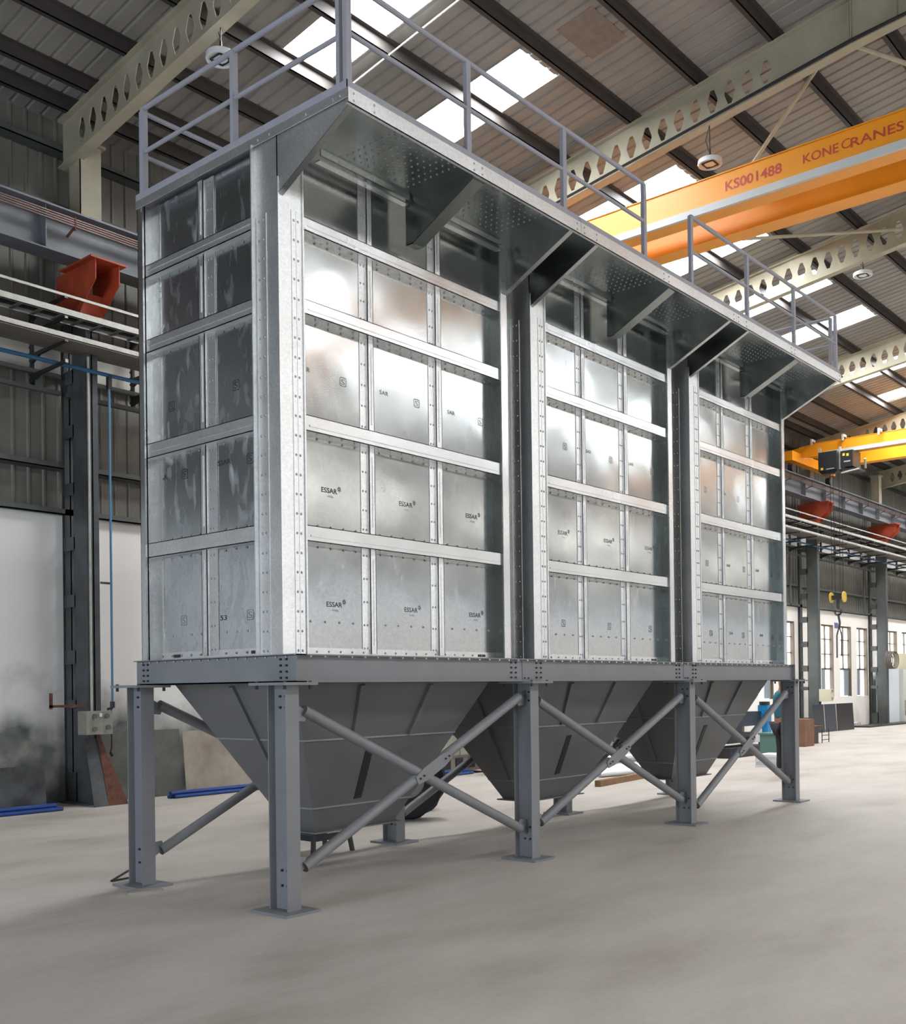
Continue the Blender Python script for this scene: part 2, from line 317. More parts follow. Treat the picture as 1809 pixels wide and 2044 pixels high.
# walls -- left side wall (masonry with tall windows, cladding above)
WT = 4.21
WINX = [(c+o, c+o+1.15) for c in (24.1, 31.1, 38.1, 45.1) for o in (0.9, 2.67, 4.4)]
mb = MB(); xs = X0
for a, b in WINX:
    mb.box(xs, YL, 0, a, YL+0.25, WT); mb.box(a, YL, 0, b, YL+0.25, 1.12); mb.box(a, YL, 3.72, b, YL+0.25, WT); xs = b
mb.box(xs, YL, 0, X1, YL+0.25, WT)
tag(struct('wall_left', mb, PLAST), 'white plastered masonry lower wall, grimy near the floor', 'wall')
t = rib_sheet('c', X0, X1, 0.235, YL+0.22, YL+0.22, WT-0.05, rz(8.87)+0.1, (0, -1, 0), CLAD)
cl = MB(); cl._add(t.v, t.f); tag(struct('wall_left_cladding', cl, CLAD), 'ribbed grey wall cladding above the masonry', 'wall')
for i, (a, b) in enumerate(WINX):
    n_ = wname()
    t = thing(n_, 'tall narrow steel window with bright panes and a grey lower shutter', 'window', ((a+b)/2, YL+0.15, 1.12), 'tall windows along the side wall'); t['kind'] = 'structure'
    MB().box(a, YL+0.13, 1.12, b, YL+0.15, 3.72).build('pane', GLASS, t)
    f = MB()
    f.box(a, YL+0.06, 1.12, a+0.06, YL+0.13, 3.72); f.box(b-0.06, YL+0.0, 1.12, b, YL+0.13, 3.72); f.box(a, YL+0.06, 3.66, b, YL+0.13, 3.72)
    f.box((a+b)/2-0.03, YL+0.08, 2.1, (a+b)/2+0.03, YL+0.13, 3.7)
    for z in (2.13, 2.66, 3.2): f.box(a, YL+0.08, z-(0.035 if z < 2.2 else 0.018), b, YL+0.13, z+(0.035 if z < 2.2 else 0.018))
    f.build('window_frame', FRAMEB, t)
    xa, xb = ((a+0.06, a+0.06+(b-a)*0.42) if i % 3 != 1 else (b-0.06-(b-a)*0.42, b-0.06))
    MB().box(xa, YL+0.08, 1.14, xb, YL+0.125, 2.1).build('shutter', mat('shutter_grey', (0.25, 0.28, 0.32), 0.6), t)
# other walls
tag(struct('wall_right', MB().box(X0, YR-0.25, 0, -0.5, YR, WT).box(12.5, YR-0.25, 0, X1, YR, WT).box(-0.5, YR-0.25, WT-0.01, 12.5, YR, WT+0.9), PLAST), 'white plastered lower wall on the far side', 'wall')
for a in range(-12, 60, 6):
    o = struct(wname(), MB().box(a, YR+0.02, 7.0, a+3.2+1.2*math.sin(a*1.7), YR+0.04, 8.1), mat('translucent_band', (0.8, 0.8, 0.8), 0.5, emit=(1.0, 0.95, 0.88), es=BAND_E)); tag(o, 'translucent wall light on the far side wall', 'window', 'wall lights on the far side wall')
t = rib_sheet('c', X0, X1, 0.235, YR-0.02, YR-0.02, WT+0.5, rz(YR)+0.1, (0, 1, 0), CLAD); cl = MB(); cl._add(t.v, t.f); struct('wall_right_cladding', cl, CLAD)
def gable(x, holes):
    mb = MB(); h = holes
    yy = sorted(set([YR, 9.0, YRIDGE]+[a for q in h for a in q[:2]]))
    for a, b in zip(yy, yy[1:]):
        z0 = 0
        for q in h:
            if q[0] <= a and b <= q[1]: z0 = q[2]
        mb.prism([(x, a, z0), (x, b, z0), (x, b, rz(b)+0.15), (x, a, rz(a)+0.15)], (0.15, 0, 0))
    return mb
struct('wall_front', gable(X0-0.15, [(-5.0, 2.0, 5.0)]), CLAD)
struct('wall_back', gable(X1, []), CLAD)

# rafters: castellated portal beams
def rafter(x, idx):
    zb = lambda y: 9.435+SL*(7.77-y)       # underside
    H = 0.68
    t = thing('castellated_roof_beam', RAFT_LABEL[idx], 'roof beam', (x, YRIDGE, 9.4), None)
    y0, y1 = 8.45, -0.47
    def zl(y):
        if y < YRIDGE: y = mir(y)
        return zb(y) if y > y1 else zb(y1)+(SL-0.045)*(y1-y)
    def zt(y):
        if y < YRIDGE: y = mir(y)
        return zb(y)+H
    for side in (0, 1):
        f = (lambda y: y) if side == 0 else mir
        V = []; F = []; mbw = MB()
        def poly(ps): mbw._add([(x, f(a), b) for a, b in ps], [tuple(range(len(ps)))])
        p = 0.29; c = 7.787+p; cuts = []
        while c > 0.55: cuts.append(c); c -= p
        hi = cuts[0]+p/2; lo = cuts[-1]-p/2
        poly([(8.6, zl(8.6)), (hi, zl(hi)), (hi, zt(hi)), (8.6, zt(8.6))])
        for c in cuts:
            m_ = (zl(c)+zt(c))/2; hh = 0.178
            for sg in (-1, 1):
                e = c+sg*p/2
                poly([(e, zl(e)), (c, zl(c)), (c, m_-hh), (c+sg*0.03, m_-hh), (c+sg*0.088, m_-0.02), (c+sg*0.088, m_+0.02), (c+sg*0.03, m_+hh), (c, m_+hh), (c, zt(c)), (e, zt(e))])
        poly([(lo, zl(lo)), (y1, zl(y1)), (y1, zt(y1)), (lo, zt(lo))])
        poly([(y1, zl(y1)), (YRIDGE, zl(YRIDGE)), (YRIDGE, zt(YRIDGE)), (y1, zt(y1))])
        wo = mbw.build('web', CREAM, t); sm = wo.modifiers.new('thickness', 'SOLIDIFY'); sm.thickness = 0.012; sm.offset = 0
        for nm, zf, d in (('bottom_flange', zl, 0.0), ('top_flange', zt, 0.0)):
            fl = MB(); pts = [8.6, y1, YRIDGE]
            for a, b in zip(pts, pts[1:]):
                fl.prism([(x-0.09, f(a), zf(a)-0.008), (x+0.09, f(a), zf(a)-0.008), (x+0.09, f(b), zf(b)-0.008), (x-0.09, f(b), zf(b)-0.008)], (0, 0, 0.016))
            fl.build(nm, CREAM, t)
    st = MB()
    for y in (y1, y1+0.02, -1.1): st.box(x-0.085, y-0.006, zl(y), x+0.085, y+0.006, zt(y))
    st.build('splice_plate', CREAM, t)
    return t
RAFT_X = [3.1+7*k for k in range(-2, 9)]
ordn = ['first cream castellated roof beam behind the camera', 'second cream castellated roof beam near the camera',
        'cream castellated roof beam at upper left, above the left wall column', 'cream castellated roof beam crossing just behind the front orange crane',
        'cream castellated roof beam between the two cranes, a round lamp hanging near it', 'fourth cream castellated roof beam from the front, beyond the handrail end',
        'cream castellated roof beam just above the far orange crane', 'distant castellated roof beam beyond the far crane', 'sixth distant roof beam', 'seventh distant roof beam', 'last distant roof beam at the end wall']
RAFT_LABEL = dict(enumerate(ordn))
ordn[3] = 'cream castellated roof beam in front of the near orange crane'; RAFT_LABEL = dict(enumerate(ordn))
for i, x in enumerate(RAFT_X):
    if i in (8, 9, 10): tr = None
    rafter(x, i)

# purlins
def purlin(y, lab):
    f = y; z = rz(y)-0.10 if y > YRIDGE else rz(y)-0.10
    mb = MB(); s_ = 1
    z1 = rz(y)-0.005; z0 = z1-0.19
    mb.box(X0, y-0.008, z0, X1, y+0.008, z1); mb.box(X0, y-0.008, z0, X1, y+0.075, z0+0.012); mb.box(X0, y-0.075, z1-0.012, X1, y+0.008, z1)
    o = mb.build('roof_purlin', PURL); return tag(o, lab, 'purlin')
PY = [8.3, 7.75, 6.78, 5.62, 4.52, 3.10, 1.90, 0.66, -0.55, -1.75, -2.8]
PL = ['dark purlin closest to the left wall eaves', 'second dark purlin up from the left eaves', 'third dark purlin up from the left eaves', 'purlin running along the lower end of the skylights',
      'purlin crossing the middle of every skylight, lit white', 'dark purlin along the upper end of the skylights', 'first plain dark purlin above the skylights', 'second plain dark purlin above the skylights',
      'third plain dark purlin above the skylights', 'fourth plain purlin above the skylights, near the ridge', 'purlin next to the roof ridge']
for y, l in zip(PY, PL): purlin(y, l)
for y in [mir(v) for v in (8.3, 6.75, 5.62, 4.52, 3.1, 1.9, 0.66, -0.55, -1.75)]:
    tag(purlin(y, None), 'purlin on the roof slope behind the camera', None, 'purlins on the opposite roof slope')['category'] = 'purlin'

# portal columns along the left wall (battened lower part + cream upper stub)
def wall_column(x, lab, lower, grp=None, upper=CREAM):
    t = thing('crane_column', lab, 'building column', (x, 8.3, 0), grp)
    a, b = x-0.085, x+0.095
    for nm, y0, y1 in (('front_leg', 7.95, 8.33), ('rear_leg', 8.56, 8.645)):
        mb = MB(); mb.box(a, y0, 0, b, y0+0.012, 7.0)
        mb.box(a, y1-0.012, 0, b, y1, 7.0); mb.box(x-0.01, y0, 0, x+0.01, y1, 7.0)
        if nm == 'front_leg': mb.box(a, y0+0.02, 0, a+0.012, y1-0.01, 7.0)
        mb.build(nm, lower, t)
    zs = [0, 0.45, 1.50, 2.02, 2.22, 2.85, 3.03, 3.68, 3.87, 4.48, 4.66, 5.32, 5.5, 6.1, 6.3, 6.9]
    for i in range(0, len(zs), 2):
        z0, z1 = zs[i], zs[i+1]
        if i == 0: z0, z1 = 0.0, 0.45
        elif i == 2: z0, z1 = 1.50, 1.56
        else: z0, z1 = zs[i-1+0], zs[i]
    bt = MB()
    for z0, z1 in ((0, 0.45), (1.38, 1.50), (2.02, 2.22), (2.85, 3.03), (3.68, 3.87), (4.48, 4.66), (5.32, 5.5), (6.1, 6.3), (6.85, 7.0)):
        bt.box(a, 8.30, z0, a+0.012, 8.60, z1); bt.box(b-0.012, 8.30, z0, b, 8.60, z1)
    bt.build('batten', lower, t)
    MB().box(a-0.1, 7.85, 0, b+0.1, 8.645, 0.025).build('base_plate', lower, t)
    # cream upper stub
    u = MB().box(x-0.10+0.1, 8.20, 7.0, x+0.34, 8.215, 9.62).box(x+0.0, 8.50, 7.0, x+0.34, 8.515, 9.62).box(x+0.0, 8.2, 7.0, x+0.012, 8.51, 9.62).box(x-0.02, 8.16, 9.62, x+0.4, 8.55, 9.66)
    u.build('upper_stub', upper, t)
    k = MB(); prof = [(7.5, 7.66), (7.5, 7.38), (8.0, 6.98), (8.55, 6.98), (8.55, 7.66)]
    for xx in (x-0.19, x+0.18): k.prism([(xx, a_, b_) for a_, b_ in prof], (0.012, 0, 0))
    k.box(x-0.18, 7.93, 6.98, x+0.18, 7.945, 7.32).box(x-0.28, 7.46, 7.66, x+0.28, 8.3, 7.685)
    k.build('corbel', REDB, t)['label'] = 'red steel corbel box'
    return t
clab = {-1: 'building column left of the picture edge', 0: 'dark battened building column beside the left end of the silver unit', 1: 'building column hidden behind the first silver module', 2: 'building column behind the second silver module',
        3: 'building column behind the third silver module', 4: 'battened dark column at right with a cream junction box, between white wall panels', 5: 'battened column at right with a coiled hose hung on it', 6: 'battened column farthest right in the picture'}
for k in range(-1, 8):
    x = 3.1+7*k
    if x > 45: break
    dx = {4: -1.05, 5: -1.25, 6: -1.3}.get(k, 0.03)
    wall_column(x+dx, clab.get(k, 'far building column beyond the right edge'), COLP if k < 3 else COLP2)

# runway girder, conductor bars, trays
t = thing('runway_girder', 'grey crane runway girder along the left wall', 'girder', (25, 7.9, 7.7))
MB().box(X0, 7.72, 8.30, X1, 8.12, 8.325).box(X0, 7.74, 7.69, X1, 8.10, 7.71).box(X0, 7.912, 7.7, X1, 7.927, 8.31).build('i_section', GIRD, t)
st = MB(); x = X0+0.6
while x < X1: st.box(x, 7.76, 7.71, x+0.012, 7.912, 8.30); x += 1.75
st.build('stiffener', GIRD, t)
MB().box(X0, 7.88, 8.325, X1, 7.95, 8.385).build('crane_rail', PURL, t)
for i in range(4):
    o = MB().box(X0, 7.70-0.0, 8.20-i*0.033, X1, 7.715, 8.215-i*0.033).build('conductor_bar', COPPER, t)
cb = MB(); x = X0+1
while x < X1: cb.bar((x, 7.71, 8.09), (x-0.0, 7.915, 8.02), 0.03, 0.02); cb.box(x, 7.695, 8.05, x+0.02, 7.72, 8.24); x += 1.75
cb.build('conductor_bracket', RUST, t)
def tray(name, z, lab, slots=True, zt=0.09):
    t = thing(name, lab, 'cable tray', (25, 7.9, z))
    r = MB().box(X0, 7.600, z, X1, 7.612, z+zt).box(X0, 7.60, z, X1, 7.63, z+0.01).box(X0, 7.93, z, X1, 7.94, z+zt)
    r.build('side_rail', TRAY, t)
    b = MB(); x = X0
    while x < X1: b.box(x, 7.61, z+0.005, x+0.05, 7.93, z+0.02); x += 0.3
    b.build('rung', TRAYD, t)['kind'] = 'stuff'
    return t
tray('cable_tray', 6.79, 'upper pale edged cable tray below the runway girder')
t = tray('cable_tray', 6.47, 'lower pale edged cable tray with dark solid underside', zt=0.075)
MB().box(X0, 7.60, 6.455, X1, 8.15, 6.467).build('tray_bottom', TRAYD, t)
mb = MB(); mb.box(X0, 7.600, 7.05, X1, 7.61, 7.09).box(X0, 7.60, 7.085, X1, 7.63, 7.09); tag(mb.build('strut_rail', TRAY), 'thin pale slotted rail running above the cable trays', 'rail')
cbl = MB()
for j in range(6):
    y = 7.64+j*0.05; pts = [(X0+i*1.5, y+random.uniform(-.02, .02), 6.85+random.uniform(0, .025)) for i in range(51)]; cbl.tube(pts, 0.022, 6)
tag(cbl.build('tray_cables', BLACK), 'bundle of black cables lying in the upper tray', 'cables')['kind'] = 'stuff'
def tray_bracket(x):
    t = thing('tray_bracket', 'dark cantilever bracket with toothed post carrying the cable trays', 'bracket', (x, 8.6, 6.0), 'dark cantilever brackets under the cable trays')
    MB().box(x-0.02, 8.54, 5.95, x+0.02, 8.6, 7.15).build('post', BLACKP, t)
    tp = MB()
    for i in range(12): tp.box(x-0.015, 8.6-0.005, 5.98+i*0.095, x+0.015, 8.63, 6.01+i*0.095)
    tp.build('tooth', BLACKP, t)
    for z in (6.14, 6.43, 6.75, 7.03):
        MB().prism([(x-0.02, 7.62, z+0.01), (x-0.02, 7.62, z+0.045), (x-0.02, 8.55, z+0.03), (x-0.02, 8.55, z-0.10), (x-0.02, 8.35, z-0.02)], (0.04, 0, 0)).build('arm', BLACKP, t)
        MB().box(x-0.022, 7.612, z+0.005, x+0.022, 7.622, z+0.05).build('arm_cap', TRAY, t)
    return t
tb = tray_bracket(2.56); base = tb.location.copy()
tb['label'] = 'dark cantilever bracket under the cable trays just left of the dark column at left'
for i, (x, l) in enumerate([(0.95, 'dark cantilever bracket under the cable trays at the left picture edge'), (4.2, 'dark cantilever bracket under the cable trays touching the left edge of the silver unit'),
        (26.3, 'dark tray bracket hidden behind the right end of the silver unit'), (27.8, 'first dark tray bracket right of the silver unit'), (29.2, 'dark tray bracket just left of the column with the junction box'),
        (31.9, 'dark tray bracket just right of the column with the junction box'), (33.2, 'second dark tray bracket right of the junction box column'), (34.6, 'third dark tray bracket right of the junction box column'),
        (35.9, 'dark tray bracket just left of the column with the coiled hose'), (38.6, 'dark tray bracket just right of the column with the coiled hose'), (40.0, 'dark tray bracket nearest the right picture edge')]):
    dup(tb, (x, base.y, base.z), l)
# girts and tie beam on left wall
for z, nm, lab in ((4.93, 'wall_girt', 'horizontal wall girt halfway up the left cladding'), (9.62, 'wall_girt', 'topmost horizontal wall girt below the roof'), (8.75, 'wall_girt', 'wall girt just above the crane runway')):
    tag(MB().box(X0, 8.62, z-0.035, X1, 8.86, z-0.02).box(X0, 8.62, z-0.035, X1, 8.635, z+0.05).build(nm, COLP2), lab, 'girt')
tag(struct('wall_left_pale_band', MB().box(X0, 8.77, 6.27, X1, 8.78, 6.95), mat('pale_sheet', (0.62, 0.60, 0.56), 0.6, 0, 0.15, 1.5)), 'pale sheeting strip behind the cable tray brackets', 'wall')
tag(MB().box(X0, 8.56, WT, X1, 8.86, WT+0.02).box(X0, 8.56, WT, X1, 8.57, WT+0.09).build('sill_angle', COLP2), 'dark angle running along the top of the white masonry', 'girt')
for k in range(-1, 7):
    xa, xb = 3.3+7*k, 9.9+7*k
    t = thing('battened_tie_beam', 'slotted battened tie beam between columns below the cable trays', 'tie beam', ((xa+xb)/2, 8.5, 5.9), 'battened tie beams between wall columns')
    for z in (5.93, 6.17): MB().box(xa-0.25, 8.46, z, xb+0.05, 8.54, z+0.06).build('chord', COLP2, t)
    x = xa-0.25
    while x < xb: MB().box(x, 8.46, 5.99, x+0.12, 8.47, 6.17).build('batten', COLP2, t); x += 1.3
# intermediate cladding posts at right bays
for k in (3, 4, 5):
    x = 3.1+7*k+5.1; pl = {3: 'slim cladding post just right of the silver unit', 4: 'slim cladding post left of the column with the coiled hose', 5: 'slim cladding post nearest the right picture edge'}[k]
    tag(MB().box(x-0.04, 8.56, WT, x+0.04, 8.6, 6.0).build('cladding_post', COLP2), pl, 'post', 'slim cladding posts at the right')

# ---------------------------------------------------------------- cranes
def crane(x, zt, h, gap, lab, txt, ya=8.3, y2=-14.2):
    t = thing('overhead_crane', lab, 'overhead crane', (x, 0, zt-h))
    for i, xx in enumerate((x, x+gap)):
        g = MB(); w_ = 0.26
        g.box(xx, y2+0.5, zt-h, xx+w_, ya-0.9, zt); g.box(xx-0.05, y2+0.5, zt-h-0.02, xx+w_+0.05, ya-0.9, zt-h); g.box(xx-0.02, y2+0.5, zt, xx+w_+0.02, ya-0.9, zt+0.015)
        g.prism([(xx, ya-0.9, zt), (xx, ya-0.2, zt-0.1), (xx, ya-0.2, zt-h+0.12), (xx, ya-0.9, zt-h-0.02)], (w_, 0, 0))
        go = g.build('bridge_girder', YEL, t)
    MB().box(x-0.06, y2+0.5, zt-h-0.025, x, ya-1.3, zt-h+0.09).build('festoon_rail', mat('festoon_rail_grey', (0.5, 0.51, 0.5), 0.5), t)
    e = MB().box(x-0.7, 7.78, zt-h-0.16, x+gap+0.95, 8.05, zt-h+0.14)
    e.build('end_carriage', YEL, t)
    for xx in (x-0.45, x+gap+0.7): MB().cyl((xx, 7.84, 8.385+0.14), (xx, 7.99, 8.385+0.14), 0.14, 16).build('wheel', BLACKP, t)
    return t
c1 = crane(10.0, 9.44, 0.51, 1.0, 'near orange double girder overhead crane with red lettering', True)
text('lettering', 'KS001488', REDT, c1, (9.998, 1.45, 9.15), (0, -1, 0), (0, 0, 1), width=0.90, height=0.155, bold=0.02, off=0.002)
text('lettering', 'KONE', REDT, c1, (9.998, 0.23, 9.17), (0, -1, 0), (0, 0, 1), width=0.52, height=0.135, bold=0.012, off=0.002)
text('lettering', 'C', REDT, c1, (9.998, -0.32, 9.305), (0, -1, 0.18), (0, -0.18, -1), width=0.125, height=0.135, off=-0.002)
text('lettering', 'RANES', REDT, c1, (9.998, -0.46, 9.17), (0, -1, 0), (0, 0, 1), width=0.73, height=0.135, bold=0.012, off=0.002)
c2 = crane(28.3, 9.30, 0.40, 2.0, 'far orange overhead crane carrying a black hoist', False)
for y in (7.3, 6.3, 5.2, 3.8): MB().box(28.05, y, 9.33, 28.3, y+0.06, 9.40).box(28.03, y, 9.2, 28.06, y+0.06, 9.4).build('cable_holder', TRAY, c2)
t = thing('crane_hoist', 'black boxy hoist trolley hanging on the far orange crane', 'hoist', (28.9, 6.2, 8.1))
MB().box(27.75, 6.42, 8.27, 28.02, 7.0, 8.86).prism([(27.8, 6.42, 8.27), (27.8, 7.0, 8.27), (27.8, 6.9, 8.17), (27.8, 6.5, 8.17)], (0.2, 0, 0)).build('motor_housing', BLACKP, t)
MB().box(27.9, 5.98, 8.33, 28.6, 6.36, 8.84).box(27.85, 5.85, 8.22, 28.6, 6.3, 8.27).build('gear_housing', BLACKP, t)
MB().box(27.95, 6.36, 8.3, 28.0, 6.42, 9.0).box(27.95, 7.0, 8.6, 28.0, 7.08, 9.05).cyl((27.9, 5.6, 8.5), (28.1, 5.66, 8.25), 0.035, 8).cyl((27.8, 5.75, 8.2), (27.8, 6.3, 8.14), 0.025, 8).build('hanger', TRAY, t)
MB().box(27.89, 6.22, 8.68, 27.9, 6.29, 8.76).box(27.89, 6.10, 8.66, 27.9, 6.17, 8.74).box(27.74, 6.85, 8.3, 27.75, 6.92, 8.37).build('warning_label', mat('label_yellow', (0.8, 0.55, 0.03), 0.5), t)
MB().box(27.742, 6.5, 8.30, 27.75, 6.75, 8.325).box(27.892, 6.05, 8.48, 27.9, 6.25, 8.52).build('name_strip', TRAY, t)
t = thing('hook_block', 'yellow cheeked hook block hanging on ropes with chain slings', 'crane hook', (27.95, 6.52, 3.0))
for dy in (-0.17, -0.08, 0.08, 0.17): MB().cyl((27.95, 6.52+dy, 4.45), (27.95, 6.52+dy*1.1, 8.17), 0.009, 6).build('rope', BLACKP, t)
for dy in (-0.2, 0.2): MB().cyl((27.95, 6.52+dy-0.02, 4.30), (27.95, 6.52+dy+0.02, 4.30), 0.17, 18).build('sheave', mat('hook_yellow', (0.55, 0.38, 0.06), 0.5), t)
MB().box(27.90, 6.34, 4.22, 28.0, 6.70, 4.36).cyl((27.95, 6.52, 3.95), (27.95, 6.52, 4.25), 0.05, 10).build('crosshead', BLACKP, t)
hk = [(27.95, 6.52+0.10*math.cos(a), 3.84+0.10*math.sin(a)) for a in [math.radians(d) for d in range(90, 400, 25)]]
MB().tube(hk, 0.03, 8).build('hook', BLACKP, t)
MB().tube([(27.95, 6.52, 3.78), (27.95, 6.47, 3.5), (27.95, 6.49, 3.35)], 0.035, 8).tube([(27.95, 6.49, 3.4), (27.95, 6.57, 3.1), (27.95, 6.57, 2.4)], 0.022, 8).tube([(27.95, 6.49, 3.4), (27.95, 6.42, 3.1), (27.95, 6.43, 2.45)], 0.022, 8).build('sling_chain', BLACKP, t)

# roof bracing and light gap
def rod(name, a, b, r, lab, m=CREAM, cat='bracing'): return tag(MB().cyl(a, b, r, 8).build(name, m), lab, cat)
rod('bracing_pipe', (10.15, -0.1, 10.75), (13.6, 3.6, 10.30), 0.035, 'cream bracing pipe running from the near roof beam down past the near crane')
rod('bracing_pipe', (10.15, -0.35, 10.78), (17.0, -3.0, 11.05), 0.035, 'cream bracing pipe at the top right corner')
rod('bracing_pipe', (13.11, 4.74, 10.22), (16.95, 1.05, 10.7), 0.035, 'dark cream bracing pipe passing below the near crane, right of the second handrail')
tag(MB().tube([(9.98, 6.2, 9.435+SL*(7.77-6.2)+0.03), (9.98, -0.47, 9.435+SL*8.24+0.03), (9.98, -3.0, 10.9)], 0.022, 6).build('beam_edge_line', BLACK), 'thin black line along the lower edge of the roof beam before the near crane', 'cable')  # thin black rod following the beam's lower edge
rod('roof_light_gap', (5.74, 2.9, rz(2.9)-0.21), (5.81, 5.9, rz(5.9)-0.21), 0.012, 'thin white rod imitating a light gap across the first skylights', LAMPW, 'conduit')  # white rod stands in for daylight leaking between roof sheets
tag(MB().prism([(7.48, 2.81, rz(2.81)-0.012), (8.42, 2.81, rz(2.81)-0.012), (8.42, 2.2, rz(2.2)-0.012), (7.48, 2.2, rz(2.2)-0.012)], (0, 0, -0.004)).build('roof_patch', mat('patch_brown', (0.22, 0.18, 0.15), 0.7, 0, 0.2, 9)), 'brown repair patch on the roof above the second pair of skylights', 'patch')

# high bay lamps
def lamp(x, y, z, zr, lab):
    t = thing('high_bay_lamp', lab, 'lamp', (x, y, z))
    MB().lathe([(0.0, 0.09), (0.10, 0.09), (0.15, 0.06), (0.185, 0.05), (0.19, 0.0), (0.185, -0.02), (0.16, -0.02), (0.155, 0.0), (0.0, 0.0)], (x, y, z), 28).build('reflector', LAMPW, t, True)
    g = MB()
    for k in range(4):
        a = k*PI/2+PI/4; b = a+PI/2; g.bar((x+0.13*math.cos(a), y+0.13*math.sin(a), z-0.012), (x+0.13*math.cos(b), y+0.13*math.sin(b), z-0.012), 0.02, 0.012)
    g.build('guard_frame', BLACKP, t); MB().lathe([(0, 0.0), (0.085, 0.0), (0.085, -0.01), (0, -0.01)], (x, y, z-0.002), 20).build('lens', LENS, t)
    ch = MB()
    ch.cyl((x, y, z+0.09), (x, y, zr), 0.008, 6).cyl((x, y, z+0.09), (x, y, z+0.22), 0.016, 8); ch.tube([(x, y, z+0.12), (x+0.05, y+0.05, z+0.25), (x+0.02, y+0.08, min(z+0.4, zr)), (x, y, zr)], 0.006, 5); ch.build('suspension', BLACKP, t)
    return t
lamp(3.1, 4.84, 9.47, 9.87, 'round white high bay lamp under the roof beam at upper left')
lamp(10.1, 1.75, 9.72, 10.32, 'round high bay lamp hanging above the lettering of the near crane')
lamp(17.1, 1.85, 10.03, 10.30, 'round high bay lamp hanging at the right beyond the near crane')

# ---------------------------------------------------------------- support frame of the filter unit
ZT, ZB = 1.864, 1.657
CX = [-0.0425, 2.895, 5.965, 8.93]      # centres of front columns in X
LB = 8.90
sf = thing('support_frame', 'grey painted steel support frame with braced legs under the silver unit', 'steel frame', (4.4, 0.9, 0))
CW, CD = 0.125, 0.20
def h_column(cx, y0, cap=True, tall=ZB-0.02):
    c = MB()
    c.box(cx-CW/2, y0, 0.02, cx+CW/2, y0+0.009, tall).box(cx-CW/2, y0+CD-0.009, 0.02, cx+CW/2, y0+CD, tall).box(cx-0.004, y0+0.008, 0.02, cx+0.004, y0+CD-0.008, tall)
    o = c.build('column', GPAINT, sf)
    MB().box(cx-0.16, y0-0.1, 0, cx+0.16, y0+CD+0.09, 0.02).build('base_plate', GPAINT, o)
    MB().box(cx-0.16, y0-0.1, tall, cx+0.16, y0+CD+0.09, ZB).build('cap_plate', GPAINT, o)
    b = MB()
    for z in (0.19, 0.30, tall-0.16, tall-0.08):
        for dy in (0.06, 0.12): b.cyl((cx-0.004, y0+dy, z), (cx-0.018, y0+dy, z), 0.010, 6)
    for dx in (-0.12, 0.12):
        for dy in (-0.06, CD+0.05): b.cyl((cx+dx, y0+dy, tall-0.03), (cx+dx, y0+dy, ZB+0.01), 0.012, 6)
    b.build('bolt', BOLT, o)
for cx in CX: h_column(cx, 0.0)
BX = [-0.08, 2.93, 6.02, 8.88]
for cx in BX: h_column(cx, 1.76)
# perimeter beams
def longbeam(y0, face):
    b = MB(); wf = 0.10
    ya, yb = (y0, y0+wf) if face < 0 else (y0-wf, y0)
    yw = (ya+yb)/2
    b.box(0.004, ya, ZT-0.010, LB, yb, ZT).box(0.004, ya, ZB, LB, yb, ZB+0.010).box(0.004, yw-0.004, ZB+0.01, LB, yw+0.004, ZT-0.01)
    o = b.build('long_beam', GPAINT, sf)
    bo = MB()
    if face < 0:
        for xc in (2.86, 5.93):
            for dx in (-0.26, -0.19, 0.13, 0.20):
                for k in range(4): bo.cyl((xc+dx, yw-0.004, ZB+0.035+k*0.045), (xc+dx, yw-0.018, ZB+0.035+k*0.045), 0.009, 6)
            for dx in (-0.06, 0.0): bo.cyl((xc+dx, yw-0.004, ZB+0.03), (xc+dx, yw-0.018, ZB+0.03), 0.008, 6)
            MB().box(xc-0.09, yw-0.010, ZB+0.022, xc+0.10, yw-0.004, ZT-0.012).build('splice_plate', GPAINT, o)
        bo.build('bolt', BOLT, o)
        sb = MB(); x = 0.15
        while x < LB-0.1: sb.cyl((x, ya+0.012, ZT-0.010), (x, ya+0.012, ZT-0.022), 0.008, 6); x += 0.14
        sb.build('flange_screw', STEEL, o)
longbeam(0.0, -1); longbeam(2.03, 1)
def endbeam(x, sgn):
    b = MB()
    xa = x if sgn < 0 else x-0.10
    b.box(xa, 0.0, ZT-0.012, xa+0.10, 2.03, ZT).box(xa-(0.0 if sgn < 0 else 0), 0.0, ZB, xa+0.10, 2.03, ZB+0.012)
    xw = x if sgn < 0 else x-0.01
    b.box(xw, 0.0, ZB, xw+0.008, 2.03, ZT)
    o = b.build('end_beam', GPAINT, sf)
    if sgn < 0:
        bo = MB()
        for yc in (0.10, 0.165, 1.86, 1.92):
            for k in range(4): bo.cyl((x, yc, ZB+0.035+k*0.045), (x-0.014, yc, ZB+0.035+k*0.045), 0.009, 6)
        bo.build('bolt', BOLT, o)
        MB().box(x-0.02, 0, ZT-0.008, x+0.02, 2.05, ZT).build('top_lip', GPAINT, o)
        sb = MB(); y = 0.1
        while y < 1.95: sb.cyl((x-0.002, y, ZT-0.02), (x-0.012, y, ZT-0.02), 0.008, 6); y += 0.115
        sb.build('flange_screw', STEEL, o)
endbeam(0.0, -1); endbeam(LB, 1)
for xc in (2.86, 5.93): MB().box(xc-0.05, 0.1, ZB+0.01, xc+0.05, 1.93, ZB+0.02).box(xc-0.004, 0.1, ZB+0.01, xc+0.004, 1.93, ZT-0.01).box(xc-0.05, 0.1, ZT-0.02, xc+0.05, 1.93, ZT-0.01).build('cross_beam', GPAINT, sf)
